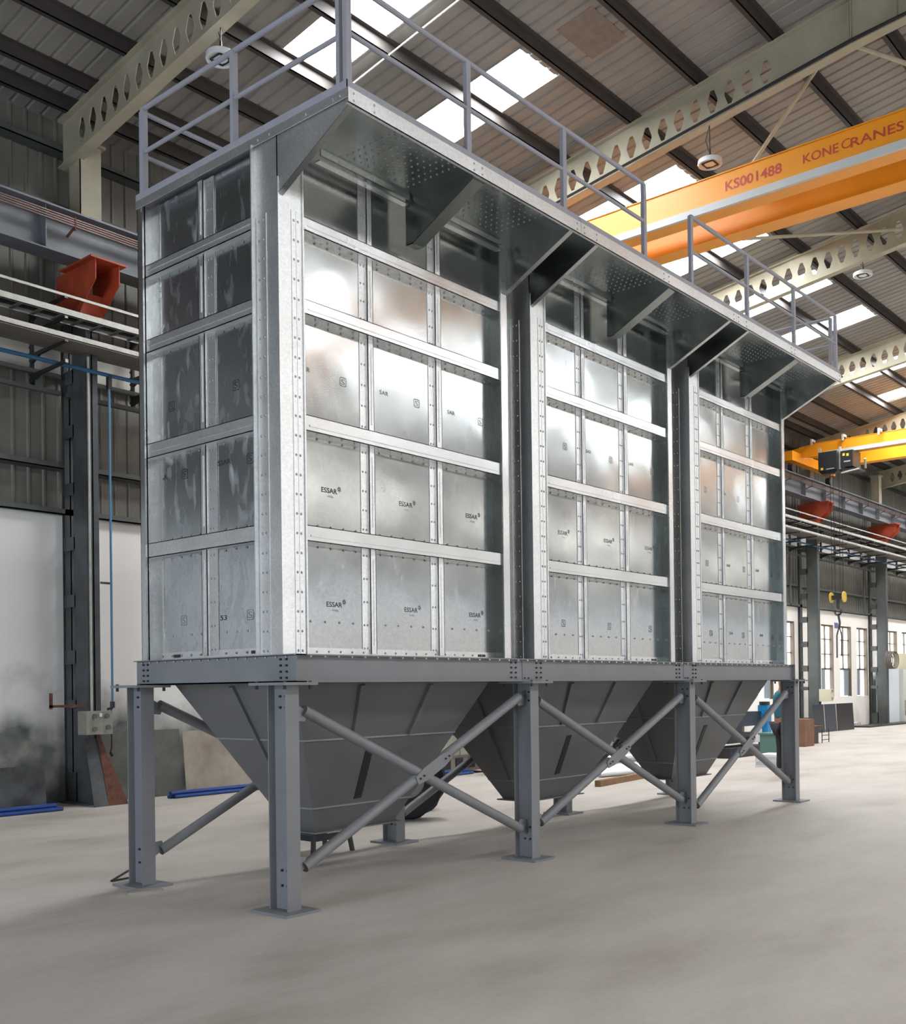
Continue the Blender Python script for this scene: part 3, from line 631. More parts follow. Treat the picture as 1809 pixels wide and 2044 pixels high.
# braces
def brace_bay(y, pts, hub):
    (a, b), (c, d) = pts
    A, B_, C_, D = [Vector((p[0], y, p[1])) for p in (a, b, c, d)]
    dr = (B_-A).normalized()
    o = MB().cyl(A+dr*0.02, B_-dr*0.02, 0.043, 14).build('brace', GPAINT, sf, True)
    g = MB()
    def gus(p, sx, sz): return [(p.x-0.11*sx, y-0.005, p.z+0.07*sz), (p.x-0.11*sx, y-0.005, p.z-0.08*sz), (p.x+0.03*sx, y-0.005, p.z-0.09*sz), (p.x+0.06*sx, y-0.005, p.z-0.02*sz)]
    for p, sx, sz in ((A, 1, 1), (B_, -1, -1), (C_, 1, -1), (D, -1, 1)):
        MB().prism(gus(p, sx, sz), (0, 0.01, 0)).build('gusset', GPAINT, sf)
    e = (D-C_).normalized(); H = Vector((hub[0], y, hub[1]))
    t1 = (H-C_).dot(e)
    o1 = MB().cyl(C_+e*0.02, C_+e*(t1-0.14), 0.043, 14).build('brace', GPAINT, sf, True)
    o2 = MB().cyl(C_+e*(t1+0.14), D-e*0.02, 0.043, 14).build('brace', GPAINT, sf, True)
    n_ = Vector((-e.z, 0, e.x)); P = C_+e*t1
    q = [P+e*s_+n_*w_ for s_, w_ in ((-0.24, -0.035), (-0.12, -0.055), (0.12, -0.055), (0.24, -0.035), (0.24, 0.035), (0.12, 0.055), (-0.12, 0.055), (-0.24, 0.035))]
    hp = MB().prism([v+Vector((0, -0.050, 0)) for v in q], (0, 0.008, 0)).build('splice_plate', GPAINT, sf)
    bo = MB()
    for s_ in (-0.20, -0.15, 0.15, 0.20): v = P+e*s_; bo.cyl(v+Vector((0, -0.05, 0)), v+Vector((0, -0.062, 0)), 0.009, 6)
    bo.build('bolt', BOLT, hp)
brace_bay(0.10, (((0.13, 1.46), (2.80, 0.29)), ((0.12, 0.29), (2.80, 1.52))), (1.55, 0.94))
brace_bay(0.10, (((3.06, 1.48), (5.86, 0.29)), ((3.08, 0.31), (5.88, 1.48))), (4.43, 0.93))
brace_bay(0.10, (((6.18, 1.46), (8.86, 0.27)), ((6.2, 0.18), (8.80, 1.49))), (7.5, 0.86))
brace_bay(1.86, (((0.08, 1.50), (2.85, 0.29)), ((0.08, 0.26), (2.85, 1.53))), (1.5, 0.90))
brace_bay(1.86, (((3.05, 1.48), (5.9, 0.29)), ((3.05, 0.28), (5.9, 1.52))), (4.45, 0.90))
brace_bay(1.86, (((6.15, 1.48), (8.8, 0.29)), ((6.15, 0.28), (8.8, 1.50))), (7.5, 0.90))

# ---------------------------------------------------------------- hoppers
def hopper(x0, lab):
    t = thing('hopper', lab, 'hopper', (x0+1.36, 1.0, 0.40))
    tx0, tx1, ty0, ty1, tz = x0+0.22, x0+2.56, 0.27, 1.80, ZB+0.18
    bx0, bx1, by0, by1, bz = x0+0.93, x0+1.88, 0.85, 1.17, 0.41
    T = [Vector(p) for p in ((tx0, ty0, tz), (tx1, ty0, tz), (tx1, ty1, tz), (tx0, ty1, tz))]
    B_ = [Vector(p) for p in ((bx0, by0, bz), (bx1, by0, bz), (bx1, by1, bz), (bx0, by1, bz))]
    # keep the walls in line with the rim at beam level
    s_ = (tz-bz)/(ZB-bz)
    T = [B_[i]+(Vector((T[i].x, T[i].y, ZB))-B_[i])*s_ for i in range(4)]
    mb = MB(); mb._add(T+B_, [(0, 4, 5, 1)[::-1], (1, 5, 6, 2)[::-1], (2, 6, 7, 3)[::-1], (3, 7, 4, 0)[::-1]])
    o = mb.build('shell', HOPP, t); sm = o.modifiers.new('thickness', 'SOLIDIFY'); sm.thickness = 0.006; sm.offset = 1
    def at(i, j, u, v):   # point on face between corners i,j at across u, down v
        a = T[i].lerp(T[j], u); b = B_[i].lerp(B_[j], u); return a.lerp(b, v)
    vz = lambda z: (tz-z)/(tz-bz)
    # lapped seams
    for z, thick in ((1.20, 0.010), (0.62, 0.008)):
        sb = MB(); v = vz(z)
        cs = [T[i].lerp(B_[i], v) for i in range(4)]; cc = (cs[0]+cs[2])/2
        for i in range(4):
            a, b = cs[i], cs[(i+1) % 4]; sb.bar(a+(a-cc)*0.004, b+(b-cc)*0.004, 0.008, 0.014)
        sb.build('seam', WELD, t)
    # stiffener ribs on the front and left faces
    def rib(i, j, u0, v0, v1, nrm, name, m, w_=0.05, d=0.028):
        a, b = at(i, j, u0, v0), at(i, j, u0, v1); n_ = Vector(nrm).normalized()
        MB().bar(a+n_*d/2, b+n_*d/2, w_, d, up=n_).build(name, m, t)
    fn = (B_[0]-T[0]).cross(T[1]-T[0]); fn = fn if fn.y < 0 else -fn
    ln = (B_[0]-T[0]).cross(T[3]-T[0]); ln = ln if ln.x < 0 else -ln
    bn = Vector((fn.x, -fn.y, fn.z)); rn = Vector((-ln.x, ln.y, ln.z))
    v0 = vz(ZB)+0.01; v1 = vz(1.22)
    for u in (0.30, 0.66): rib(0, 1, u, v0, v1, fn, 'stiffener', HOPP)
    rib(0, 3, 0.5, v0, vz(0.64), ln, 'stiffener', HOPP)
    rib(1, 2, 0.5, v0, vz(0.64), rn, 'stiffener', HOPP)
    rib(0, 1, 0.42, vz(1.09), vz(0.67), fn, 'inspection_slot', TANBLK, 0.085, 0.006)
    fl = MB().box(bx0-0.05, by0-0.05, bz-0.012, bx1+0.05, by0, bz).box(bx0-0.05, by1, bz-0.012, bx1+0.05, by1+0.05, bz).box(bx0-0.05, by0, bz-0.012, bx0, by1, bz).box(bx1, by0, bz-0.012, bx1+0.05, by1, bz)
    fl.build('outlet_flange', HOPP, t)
    return t
hopper(0.0, 'grey pyramid hopper under the first silver module, nearest the camera')
hopper(2.98, 'grey pyramid hopper under the middle silver module')
hopper(6.06, 'grey pyramid hopper under the last silver module at right')

# ---------------------------------------------------------------- filter housing modules
ZR = [(5.06, 5.16), (4.43, 4.54), (3.55, 3.67), (2.72, 2.84)]       # horizontal channels
Z0H, Z1H = ZT, 5.66
YF, YP = 0.15, 0.255
def panel(mb_name, parent, org, ux, uz, w_, h, nrm, amp, m=None, lab=None):
    # pressed sheet field, very slightly pillowed
    nx, nz = 8, 8; V = []; F = []; ux = Vector(ux); uz = Vector(uz); nrm = Vector(nrm); org = Vector(org)
    for j in range(nz+1):
        for i in range(nx+1):
            a, b = i/nx, j/nz; d = amp*math.sin(PI*a)*math.sin(PI*b)
            V.append(org+ux*w_*a+uz*h*b+nrm*d)
    flip = ux.cross(uz).dot(nrm) < 0
    for j in range(nz):
        for i in range(nx):
            k = j*(nx+1)+i; q = (k, k+1, k+nx+2, k+nx+1); F.append(q[::-1] if flip else q)
    mb = MB()._add(V, F)
    cs = [org, org+ux*w_, org+ux*w_+uz*h, org+uz*h]      # turned-back edges of the sheet
    for a, b in zip(cs, cs[1:]+cs[:1]): mb._add([a, b, b-nrm*0.016, a-nrm*0.016], [(0, 1, 2, 3)])
    o = mb.build(mb_name, m or GALV, parent, False)
    for p in o.data.polygons: p.use_smooth = True
    return o
def decal(parent, kind, p, R, ink=INK, s=1.0):
    R = Vector(R); U = Vector((0, 0, 1)); N = R.cross(U); p = Vector(p)
    if kind == 'essar':
        o = text('printed_stamp', 'ESSAR', ink, parent, p-R*0.085*s, R, U, width=0.15*s, height=0.036*s, bold=0.012, off=0.0008)
        mb = MB()
        for k in range(8):
            a = k*PI/4; c = p+R*0.085*s+U*0.04*s+N*0.0008; q = R*math.cos(a)+U*math.sin(a); w_ = (-R*math.sin(a)+U*math.cos(a))*0.004*s
            mb._add([c+q*0.006*s-w_, c+q*0.024*s, c+q*0.006*s+w_], [(0, 1, 2)])
        mb.build('printed_stamp', ink, parent)
        text('printed_stamp', 'STEEL', INKF, parent, p-R*0.03*s-U*0.03*s, R, U, width=0.06*s, height=0.013*s, off=0.0008)
    elif kind == 'isi':
        mb = MB(); n = 20; a_, b_ = 0.036*s, 0.006*s; V = []
        for rr in (a_, a_-b_):
            for i in range(n):
                th = 2*PI*i/n; c, s2 = math.cos(th), math.sin(th); e = 0.35
                V.append(p+R*rr*math.copysign(abs(c)**e, c)+U*rr*math.copysign(abs(s2)**e, s2)+N*0.0008)
        mb._add(V, [(i, (i+1) % n, (i+1) % n+n, i+n) for i in range(n)]); mb.build('printed_stamp', ink, parent)
        text('printed_stamp', 'S', ink, parent, p-R*0.02*s-U*0.022*s, R, U, width=0.04*s, height=0.044*s, off=0.0008)
    else:
        text('printed_stamp', kind, ink, parent, p, R, U, width=0.035*len(kind)*s, height=0.034*s, bold=0.01, off=0.0008)

MODX = [0.0, 3.10, 6.25]
def module(x0, idx, lab):
    t = thing('filter_module', lab, 'filter housing', (x0+1.38, 1.05, ZT)); W = 2.75
    # closed casing behind the panels
    MB().box(x0+0.075, YP+0.02, Z0H, x0+W-0.02, 1.90, Z1H).build('casing', GALV, t)
    zl = [Z0H+0.02]+[v for a, b in reversed(ZR) for v in (a, b)]+[Z1H]
    fields = list(zip(zl[0::2], zl[1::2]))
    fx = [(0.25, 0.92), (1.07, 1.75), (1.91, 2.64)]
    for (a, b) in fx:
        for (c, d) in fields:
            o = panel('wall_panel', t, (x0+a, YP, c), (1, 0, 0), (0, 0, 1), b-a, d-c, (0, -1, 0), random.uniform(0.0006, 0.0022))
    if idx < 2: MB().box(x0+W, 1.86, Z0H, MODX[idx+1], 1.87, Z1H).box(x0+W, 0.5, Z1H-0.02, MODX[idx+1], 1.87, Z1H).build('gap_light_block', BLACKP, t)  # added black panels keep light out of the gap between modules
    # corner post left: front flange + side flange with paired rivets
    def rv(mb, x, z, y=YF): mb.rivet((x0+x, y, z), (0, -1, 0))
    post = MB().box(x0, YF, Z0H, x0+0.245, YF+0.006, Z1H).box(x0+0.239, YF, Z0H, x0+0.245, YP, Z1H).box(x0, YF, Z0H, x0+0.006, 0.40, Z1H)
    post.box(x0+0.128, YF-0.006, Z0H, x0+0.215, YF, Z1H-0.5).box(x0+0.232, YF-0.012, Z0H, x0+0.245, YF, Z1H).box(x0-0.003, YF-0.01, Z0H, x0+0.008, YF+0.003, Z1H-0.3)
    post.box(x0-0.006, 0.275, Z0H, x0, 0.385, Z1H-0.53).box(x0-0.045, 0.392, Z0H, x0+0.006, 0.402, Z1H)
    po = post.build('corner_post', GALVF, t)
    rb = MB(); z = Z0H+0.03
    while z < Z1H-0.56:
        for x in (0.150, 0.190): rv(rb, x, z, YF-0.006)
        for y in (0.305, 0.350): rb.rivet((x0-0.006, y, z), (-1, 0, 0))
        z += 0.145
    rb.build('rivet_row', RIVET, po)
    gr = MB().box(x0+0.169, YF-0.0075, Z0H, x0+0.171, YF-0.006, Z1H-0.5); gr.build('lap_line', RIVET, po)
    # right corner post
    MB().box(x0+2.634, YF+0.004, Z0H, x0+2.64, YP+0.01, Z1H).build('post_web', GALV_SHADE, t)  # darkened sheet stands in for the dark reflection in this web
    pr = MB().box(x0+2.64, YF, Z0H, x0+W, YF+0.006, Z1H).box(x0+W-0.006, YF, Z0H, x0+W, 1.9, Z1H).box(x0+2.64, YF-0.008, Z0H, x0+2.65, YF, Z1H)
    pr.build('corner_post', GALVB, t)
    # horizontal channels
    for z0, z1 in ZR+[(Z0H, Z0H+0.05)]:
        if z0 == Z0H:
            h = MB().box(x0+0.245, YP-0.03, z0, x0+2.64, YP+0.01, z0+0.008).box(x0+0.245, YP-0.008, z0, x0+2.64, YP, z0+0.06); ho = h.build('bottom_angle', GALVB, t)
            r_ = MB(); x = 0.30
            while x < 2.6: r_.rivet((x0+x, YP-0.008, z0+0.03), (0, -1, 0), 0.010); x += 0.125
            r_.build('rivet_row', RIVET, ho); continue
        h = MB(); h.box(x0+0.245, YF+0.012, z0, x0+2.642, YF+0.018, z1).box(x0+0.245, YF+0.012, z1-0.006, x0+2.642, YP, z1).box(x0+0.245, YF+0.012, z0, x0+2.642, YP, z0+0.006)
        zb_ = z0+0.035; h.box(x0+0.30, YF+0.006, zb_, x0+2.60, YF+0.012, zb_+0.012)
        ho = h.build('horizontal_channel', GALVB, t)
        r_ = MB()
        for (a, b) in fx:
            x = a+0.07
            while x < b-0.03:
                r_.rivet((x0+x, YP-0.004, z0-0.022), (0, -1, 0), 0.010); r_.rivet((x0+x, YP-0.004, z1+0.022), (0, -1, 0), 0.010); x += 0.135
        r_.build('rivet_row', RIVET, ho)
    # vertical stiffeners between the channels
    for (a, b) in ((0.92, 1.07), (1.75, 1.91)):
        for (c, d) in fields:
            YV = YP-0.022
            s_ = MB().box(x0+a, YP-0.005, c, x0+b, YP-0.001, d).box(x0+a+0.080, YV, c, x0+a+0.086, YP, d).box(x0+a+0.080, YV, c, x0+b-0.005, YV+0.006, d).box(x0+b-0.011, YV, c, x0+b-0.005, YP, d)
            if d-c > 0.3: s_.box(x0+a+0.112, YV-0.006, c+0.07, x0+a+0.120, YV, d-0.07)
            so = s_.build('vertical_stiffener', GALVF, t)
            r_ = MB(); z = c+0.045; n_ = max(2, int((d-c)/0.17)); st_ = (d-c-0.09)/(n_)
            for k in range(n_+1):
                for x in (a+0.022, a+0.056): r_.rivet((x0+x, YP-0.005, z), (0, -1, 0), 0.010)
                z += st_
            r_.build('rivet_row', RIVET, so)
    # bolts across the lowest fields
    r_ = MB()
    for (a, b) in fx:
        for k in range(4): r_.rivet((x0+a+0.12+k*(b-a-0.22)/3, YP-0.004, 2.125), (0, -1, 0), 0.010)
    r_.build('rivet_row', STEEL, t)
    MB().box(x0+2.38, YP-0.012, Z0H+0.018, x0+2.48, YP-0.006, Z0H+0.04).build('drain_slot', BLACKP, t)
    # left side face
    XP = x0+0.07
    fy = [(0.402, 0.985), (1.115, 1.845)]
    if idx == 0:
        for (a, b) in fy:
            for (c, d) in fields: panel('wall_panel', t, (XP, a, c), (0, 1, 0), (0, 0, 1), b-a, d-c, (-1, 0, 0), random.uniform(0.0006, 0.0022), GALVL)
        e = MB().box(x0, 1.845, Z0H, x0+0.006, 1.95, Z1H).box(x0, 1.845, Z0H, XP, 1.851, Z1H).box(x0-0.02, 1.850, Z0H, x0, 1.856, Z1H).box(x0, 1.944, Z0H, x0+0.1, 1.95, Z1H).box(XP-0.006, 1.72, Z0H, XP, 1.845, Z1H)
        e.build('corner_post', GALVB, t)
        for z0, z1 in ZR+[(Z0H, Z0H+0.05)]:
            if z0 == Z0H:
                h = MB().box(XP-0.008, 0.40, z0, XP, 1.845, z0+0.06); ho = h.build('bottom_angle', GALVB, t)
                MB().box(XP-0.014, 1.50, z0+0.015, XP-0.008, 1.58, z0+0.04).box(XP-0.014, 0.50, z0+0.018, XP-0.008, 0.58, z0+0.042).build('drain_slot', BLACKP, ho)
            else:
                h = MB(); h.box(x0+0.004, 0.402, z0, x0+0.01, 1.845, z1).box(x0+0.004, 0.402, z1-0.006, XP, 1.845, z1).box(x0+0.004, 0.402, z0, XP, 1.845, z0+0.006)
                h.box(x0-0.002, 0.44, z0+0.045, x0+0.004, 1.80, z0+0.057); ho = h.build('horizontal_channel', GALVF, t)
            r_ = MB()
            for (a, b) in fy:
                y = a+0.1
                while y < b-0.04:
                    for dz in ((-0.022, z1-z0+0.022) if z0 > Z0H else (0.03,)): r_.rivet((XP-0.005-(0.006 if z0 == Z0H else 0), y, z0+dz), (-1, 0, 0), 0.010)
                    y += 0.13
            r_.build('rivet_row', RIVET, ho)
        for (c, d) in fields:
            s_ = MB().box(XP-0.010, 0.985, c, XP-0.002, 1.115, d).box(x0+0.042, 1.10, c, XP, 1.106, d).box(x0+0.042, 1.10, c, x0+0.048, 1.17, d).box(x0+0.042, 1.164, c, XP, 1.17, d)
            if d-c > 0.3: s_.box(x0+0.034, 1.130, c+0.07, x0+0.042, 1.138, d-0.08)
            so = s_.build('vertical_stiffener', GALVF, t)
            r_ = MB(); n_ = max(2, int((d-c)/0.17))
            for k in range(n_+1):
                for y in (1.025, 1.065): r_.rivet((XP-0.010, y, c+0.045+k*(d-c-0.09)/n_), (-1, 0, 0), 0.010)
            r_.build('rivet_row', RIVET, so)
        r_ = MB()
        for (a, b) in fy:
            for k in range(4): r_.rivet((XP-0.004, a+0.1+k*0.13, 2.06), (-1, 0, 0), 0.010)
        r_.build('rivet_row', STEEL, t)
        Ry = (0, -1, 0)
        for k_, y, z in (('isi', 1.59, 3.95), ('isi', 0.74, 3.96), ('isi', 1.42, 3.37), ('isi', 0.58, 3.37), ('isi', 1.45, 2.18), ('isi', 0.60, 2.18), ('53', 1.80, 2.15), ('53', 0.97, 2.155), ('SSAR', 1.82, 3.36), ('SSAR', 0.98, 3.37)):
            decal(t, k_, (XP-0.0012, y, z), Ry, INK if k_ not in ('isi',) else INKF if z < 3 else INK, 1.15)
    else:
        MB().box(x0+0.006, 0.41, Z0H, x0+0.012, 1.9, Z1H).build('side_sheet', GALV, t)
    # stamps on the front sheets
    Rx = (1, 0, 0)
    if idx == 0:
        L_ = [('essar', 0.59, 3.13), ('essar', 1.46, 3.13), ('essar', 2.33, 3.13), ('essar', 0.63, 2.245), ('essar', 1.51, 2.245), ('essar', 2.36, 2.24), ('AR', 0.32, 4.03), ('SAR', 1.15, 4.02), ('SAR', 2.0, 4.02), ('isi', 0.74, 4.03), ('isi', 1.60, 4.03), ('isi', 2.46, 4.03)]
    elif idx == 1:
        L_ = [('essar', 0.67, 3.13), ('essar', 1.52, 3.13), ('essar', 2.37, 3.13), ('isi', 0.65, 2.24), ('isi', 1.51, 2.24), ('isi', 2.37, 2.24), ('AR', 0.33, 4.03), ('SAR', 1.1, 4.03), ('SAR', 1.95, 4.03), ('isi', 0.72, 4.03), ('isi', 1.58, 4.03), ('isi', 2.45, 4.03), ('53', 0.98, 2.24), ('53', 1.85, 2.24)]
    else:
        L_ = [('isi', 0.62, 3.1), ('SAR', 1.15, 3.1), ('SAR', 2.0, 3.1), ('isi', 1.65, 3.1), ('isi', 2.5, 3.1), ('isi', 0.7, 2.24), ('isi', 1.6, 2.24), ('isi', 2.5, 2.24), ('SAR', 1.2, 2.24), ('SAR', 2.1, 2.24), ('isi', 0.6, 4.0), ('isi', 1.5, 4.0), ('AR', 1.1, 4.0)]
    for k_, x, z in L_: decal(t, k_, (x0+x, YP-0.0012, z), Rx, INKF if (k_ != 'essar' and z > 3.5) else INK, 1.1 if k_ == 'essar' else 1.0)
    # canopy
    ca, cb_ = [(-0.03, 2.81), (2.815, 5.89), (5.895, 9.02)][idx]
    cd = 0.637
    zc0, zc1 = 5.605, 5.71
    MB().box(ca+0.01, -cd+0.006, 5.66, cb_-0.005, YP+0.01, 5.664).build('canopy_soffit', GALV_SHADE, t)
    f = MB().box(ca, -cd, zc0, cb_, -cd+0.006, zc1).box(ca, -cd, zc0, cb_, -cd+0.03, zc0+0.005); fo = f.build('canopy_fascia', GALVF, t)
    r_ = MB()
    for x in (ca+0.05, ca+0.25, cb_-0.06, (ca+cb_)/2-0.07, (ca+cb_)/2+0.03):
        for z in (zc0+0.025, zc0+0.075): r_.rivet((x, -cd, z), (0, -1, 0), 0.010)
    r_.build('rivet_row', RIVET, fo)
    d_ = MB()
    for gx in ((0.55, 1.28), (1.70, 2.45)):
        x = gx[0]
        while x < gx[1]:
            y = -0.52
            while y < -0.02: d_.cyl((x0+x, y, 5.66), (x0+x, y, 5.654), 0.008, 6); y += 0.062
            x += 0.075
    d_.build('soffit_rivet', RIVET, t)
    for a, b in ((0.38, 1.36), (1.72, 2.60)):
        MB().box(x0+a, 0.085, 5.635, x0+b, 0.10, 5.66).box(x0+a, 0.10, 5.60, x0+b, 0.155, 5.61).build('soffit_angle', GALVB, t)
    gp = [(0.398, 5.66), (0.398, 5.155), (0.31, 5.155), (-0.60, 5.615), (-0.60, 5.66)]
    for xx in (x0+0.004, x0+W-0.012):
        g = MB().prism([(xx, a, b) for a, b in gp], (0.008, 0, 0)); g.build('end_bracket', GALVF if (idx == 0 and xx < 1) else GALV, t)  # near end plate takes the lighter sheet to look lit
    # bottom flange of end brackets
    for xx, dx in ((x0+0.004, 0.05), (x0+W-0.06, 0.055)):
        MB().prism([(xx, 0.31, 5.155), (xx, -0.60, 5.612), (xx, -0.60, 5.616), (xx, 0.31, 5.160)], (dx, 0, 0)).build('bracket_flange', GALV, t)
    xm = x0+1.38
    mp_ = [(YF, 5.66), (YF, 5.28), (YF-0.08, 5.28), (-0.58, 5.61), (-0.58, 5.66)]
    MB().prism([(xm, a, b) for a, b in mp_], (0.007, 0, 0)).prism([(xm, YF-0.08, 5.28), (xm, -0.58, 5.606), (xm, -0.58, 5.612), (xm, YF-0.08, 5.286)], (0.13, 0, 0)).prism([(xm, YF, 5.28), (xm, YF-0.08, 5.28), (xm, YF-0.08, 5.286), (xm, YF, 5.286)], (0.13, 0, 0)).build('mid_bracket', GALV_SHADE, t)
    # roof deck with grey toe board
    dk = MB().box(ca+0.02, -cd+0.01, zc1-0.012, cb_-0.005, 1.93, zc1); dk.build('roof_deck', RAILP, t)
    tbd = MB().box(ca, -cd+0.012, zc1, cb_, -cd+0.018, zc1+0.055)
    MB().box(ca, 1.925, zc1, cb_, 1.931, zc1+0.055).build('toe_board', RAILP, t)
    if idx == 0: tbd.box(ca, -cd+0.012, zc1, ca+0.006, 1.93, zc1+0.055)
    if idx == 2: tbd.box(cb_-0.006, -cd+0.012, zc1, cb_, 1.93, zc1+0.055)
    tbd.build('toe_board', RAILP, t)
    if idx == 0:
        sfm = MB().box(ca, -cd+0.004, 5.645, ca+0.006, 1.93, zc1); so = sfm.build('side_fascia', GALVF, t)
        r_ = MB()
        for y in (-0.55, -0.48, 0.33, 0.20, -0.2): r_.rivet((ca, y, 5.675), (-1, 0, 0), 0.010)
        r_.build('rivet_row', RIVET, so)
    return t
MODX = [0.0, 3.10, 6.25]
module(0.0, 0, 'first silver filter housing module, nearest the camera, its short side visible')
module(3.10, 1, 'middle silver filter housing module between two dark vertical gaps')
module(6.25, 2, 'last silver filter housing module at the right end of the unit')

# ---------------------------------------------------------------- guard rails on the roof deck
def rail(name, lab, pts, zt=6.475, zm=6.11, zb=5.71, sq=0.026):
    t = thing(name, lab, 'guard rail', (pts[0][0], pts[0][1], zb))
    for p in pts: MB().box(p[0]-sq, p[1]-0.018, zb, p[0]+sq, p[1]+0.018, zt).build('post', RAILP, t)
    a, b = pts[0], pts[-1]
    MB().cyl((a[0], a[1], zt), (b[0], b[1], zt), 0.021, 10).build('top_rail', RAILP, t, True)
    MB().cyl((a[0], a[1], zm), (b[0], b[1], zm), 0.018, 10).build('mid_rail', RAILP, t, True)
    return t
YE = -0.60
rail('guard_rail', 'grey guard rail along the front edge above the first module', [(0.0, YE), (1.29, YE), (2.60, YE), (3.97, YE)])
rail('guard_rail', 'grey guard rail along the front edge above the last modules', [(4.92, YE), (6.25, YE), (7.56, YE), (8.93, YE)])
rail('guard_rail', 'grey guard rail on the short left side of the roof deck', [(0.0, 1.84), (0.0, 0.64), (0.0, -0.53)])
rail('guard_rail', 'grey guard rail along the rear edge of the roof deck', [(0.03, 1.90), (1.6, 1.90), (3.2, 1.90), (4.8, 1.90), (6.4, 1.90), (7.7, 1.90), (8.95, 1.90)])
rail('guard_rail', 'grey guard rail on the short right side of the roof deck', [(8.97, 1.84), (8.97, 0.64), (8.97, -0.52)])

# ---------------------------------------------------------------- things near the left wall
t = thing('control_box', 'beige switch box with round knobs on the dark column at left', 'switch box', (3.08, 7.85, 1.0))
MB().box(2.86, 7.72, 1.01, 3.27, 7.95, 1.34).build('enclosure', BEIGE, t)
for x, z in ((2.98, 1.27), (3.17, 1.27), (2.98, 1.09), (3.19, 1.11)):
    MB().cyl((x, 7.72, z), (x, 7.69, z), 0.035, 14).build('knob', mat('knob_grey', (0.12, 0.12, 0.11), 0.5), t)
MB().box(3.06, 7.714, 1.26, 3.10, 7.72, 1.31).build('label_plate', LAMPW, t)
tag(MB().tube([(3.06, 7.92, 1.34), (3.06, 7.92, 6.4)], 0.018, 8).build('conduit_pipe', TRAY), 'thin vertical conduit running up the dark column at left', 'conduit')
tag(MB().tube([(0.0-14, 7.9, 6.19), (5.0, 7.9, 6.2), (40, 7.9, 6.2)], 0.03, 8).build('air_main_pipe', AIRD), 'dark blue compressed air pipe along the wall below the cable trays', 'pipe')
t = thing('air_drop_pipe', 'light blue vertical air pipe hanging beside the dark column at left', 'pipe', (3.38, 7.9, 1.1))
MB().cyl((3.38, 7.9, 1.45), (3.38, 7.9, 6.15), 0.017, 8).build('pipe', AIRB, t)
MB().box(3.35, 7.87, 6.0, 3.41, 7.93, 6.2).cyl((3.38, 7.9, 1.38), (3.38, 7.9, 1.47), 0.035, 10).cyl((3.38, 7.9, 1.38), (3.30, 7.9, 1.36), 0.02, 8).build('fitting', BLACKP, t)
MB().box(3.24, 7.93, 3.17, 3.40, 7.96, 3.20).build('pipe_clip', COLP, t)
MB().tube([(3.36, 7.9, 1.38), (3.36, 7.9, 0.8), (3.33, 7.9, 0.72)], 0.010, 6).cyl((3.34, 7.9, 0.74), (3.36, 7.88, 0.68), 0.022, 8).build('hose', BLACK, t)
tag(MB().box(2.45, 7.95, 1.38, 2.485, 7.985, 1.60).box(2.45, 7.95, 1.40, 3.0, 7.985, 1.435).build('cable_hanger', RUST), 'rusty L-shaped hanger welded to the dark column at left', 'hanger')
# leaning sheets
def leaning(name, x0, x1, h, yb, m, lab, tilt=0.25):
    return tag(MB().prism([(x0, yb, 0.0), (x1, yb, 0.0), (x1, yb+tilt, h), (x0, yb+tilt, h)], (0, 0.006, 0)).build(name, m), lab, 'steel sheet')
DSH = mat('dark_steel_sheet', (0.13, 0.14, 0.145), 0.4, 0.3, 0.55, 1.8, col2=(0.05, 0.05, 0.055))
leaning('steel_sheet', 0.2, 2.30, 0.62, 7.8, DSH, 'dark mottled steel sheet standing against the left wall at the picture edge', 0.06)
leaning('steel_sheet', 4.78, 6.9, 0.98, 8.1, PLATEC, 'pale tan steel sheet leaning on the wall behind the first hopper', 0.1)
leaning('steel_sheet', 3.37, 4.74, 1.02, 8.15, mat('grimy_sheet', (0.15, 0.148, 0.13), 0.6, 0, 0.4, 2.5), 'grimy grey steel sheet leaning between the dark column and the tan sheet', 0.08)
tag(MB().prism([(3.13, 7.62, 0), (3.45, 7.62, 0), (3.16, 7.93, 1.05), (3.14, 7.93, 1.05)], (0, 0.01, 0)).build('rusty_plate', RUST), 'rusty triangular offcut leaning on the foot of the dark column at left', 'steel plate')
tag(MB().prism([(2.90, 7.6, 0), (3.12, 7.6, 0), (3.11, 7.92, 0.95), (2.94, 7.92, 0.95)], (0, 0.01, 0)).build('dark_plate', DSH), 'dark stained plate leaning against the front of the dark column at left', 'steel plate')
def pipes(x0, x1, y, n, lab, grp, dy=0.0):
    for i in range(n):
        z = 0.028+(i % 2)*0.05; yy = y+i*0.035
        tag(MB().cyl((x0+random.uniform(0, .12), yy, z), (x1-random.uniform(0, .15), yy+dy, z), 0.026, 8).build('blue_pipe', BLUE), ('frontmost ', 'second ', 'third ', 'fourth ', 'rearmost ')[i if i < n-1 else 4]+lab, 'pipe', grp)
pipes(-0.5, 2.45, 7.62, 4, 'blue painted pipe on the floor along the left wall', 'blue pipes at the left wall')
pipes(4.2, 7.6, 7.68, 5, 'blue painted pipe on the floor in front of the tan steel sheet', 'blue pipes in front of the tan sheet')
pipes(8.3, 10.2, 6.75, 3, 'blue painted pipe on the floor seen between two hoppers', 'blue pipes seen between two hoppers')
tag(MB().prism([(-0.38, 1.60, 0.0), (-0.10, 1.52, 0.0), (-0.06, 1.62, 0.0), (-0.33, 1.72, 0.0)], (0, 0, 0.012)).build('shim_plate', mat('shim_grey', (0.28, 0.26, 0.23), 0.7)), 'small flat packing plate beside the base of the left column', 'plate')
tag(MB().bar((-0.16, 2.20, 0.012), (0.12, 2.36, 0.05), 0.014, 0.014).bar((-0.16, 2.20, 0.012), (0.14, 2.22, 0.012), 0.014, 0.014).build('bent_rod', BLACKP), 'thin dark bent rod on the floor behind the left base plate', 'rod')

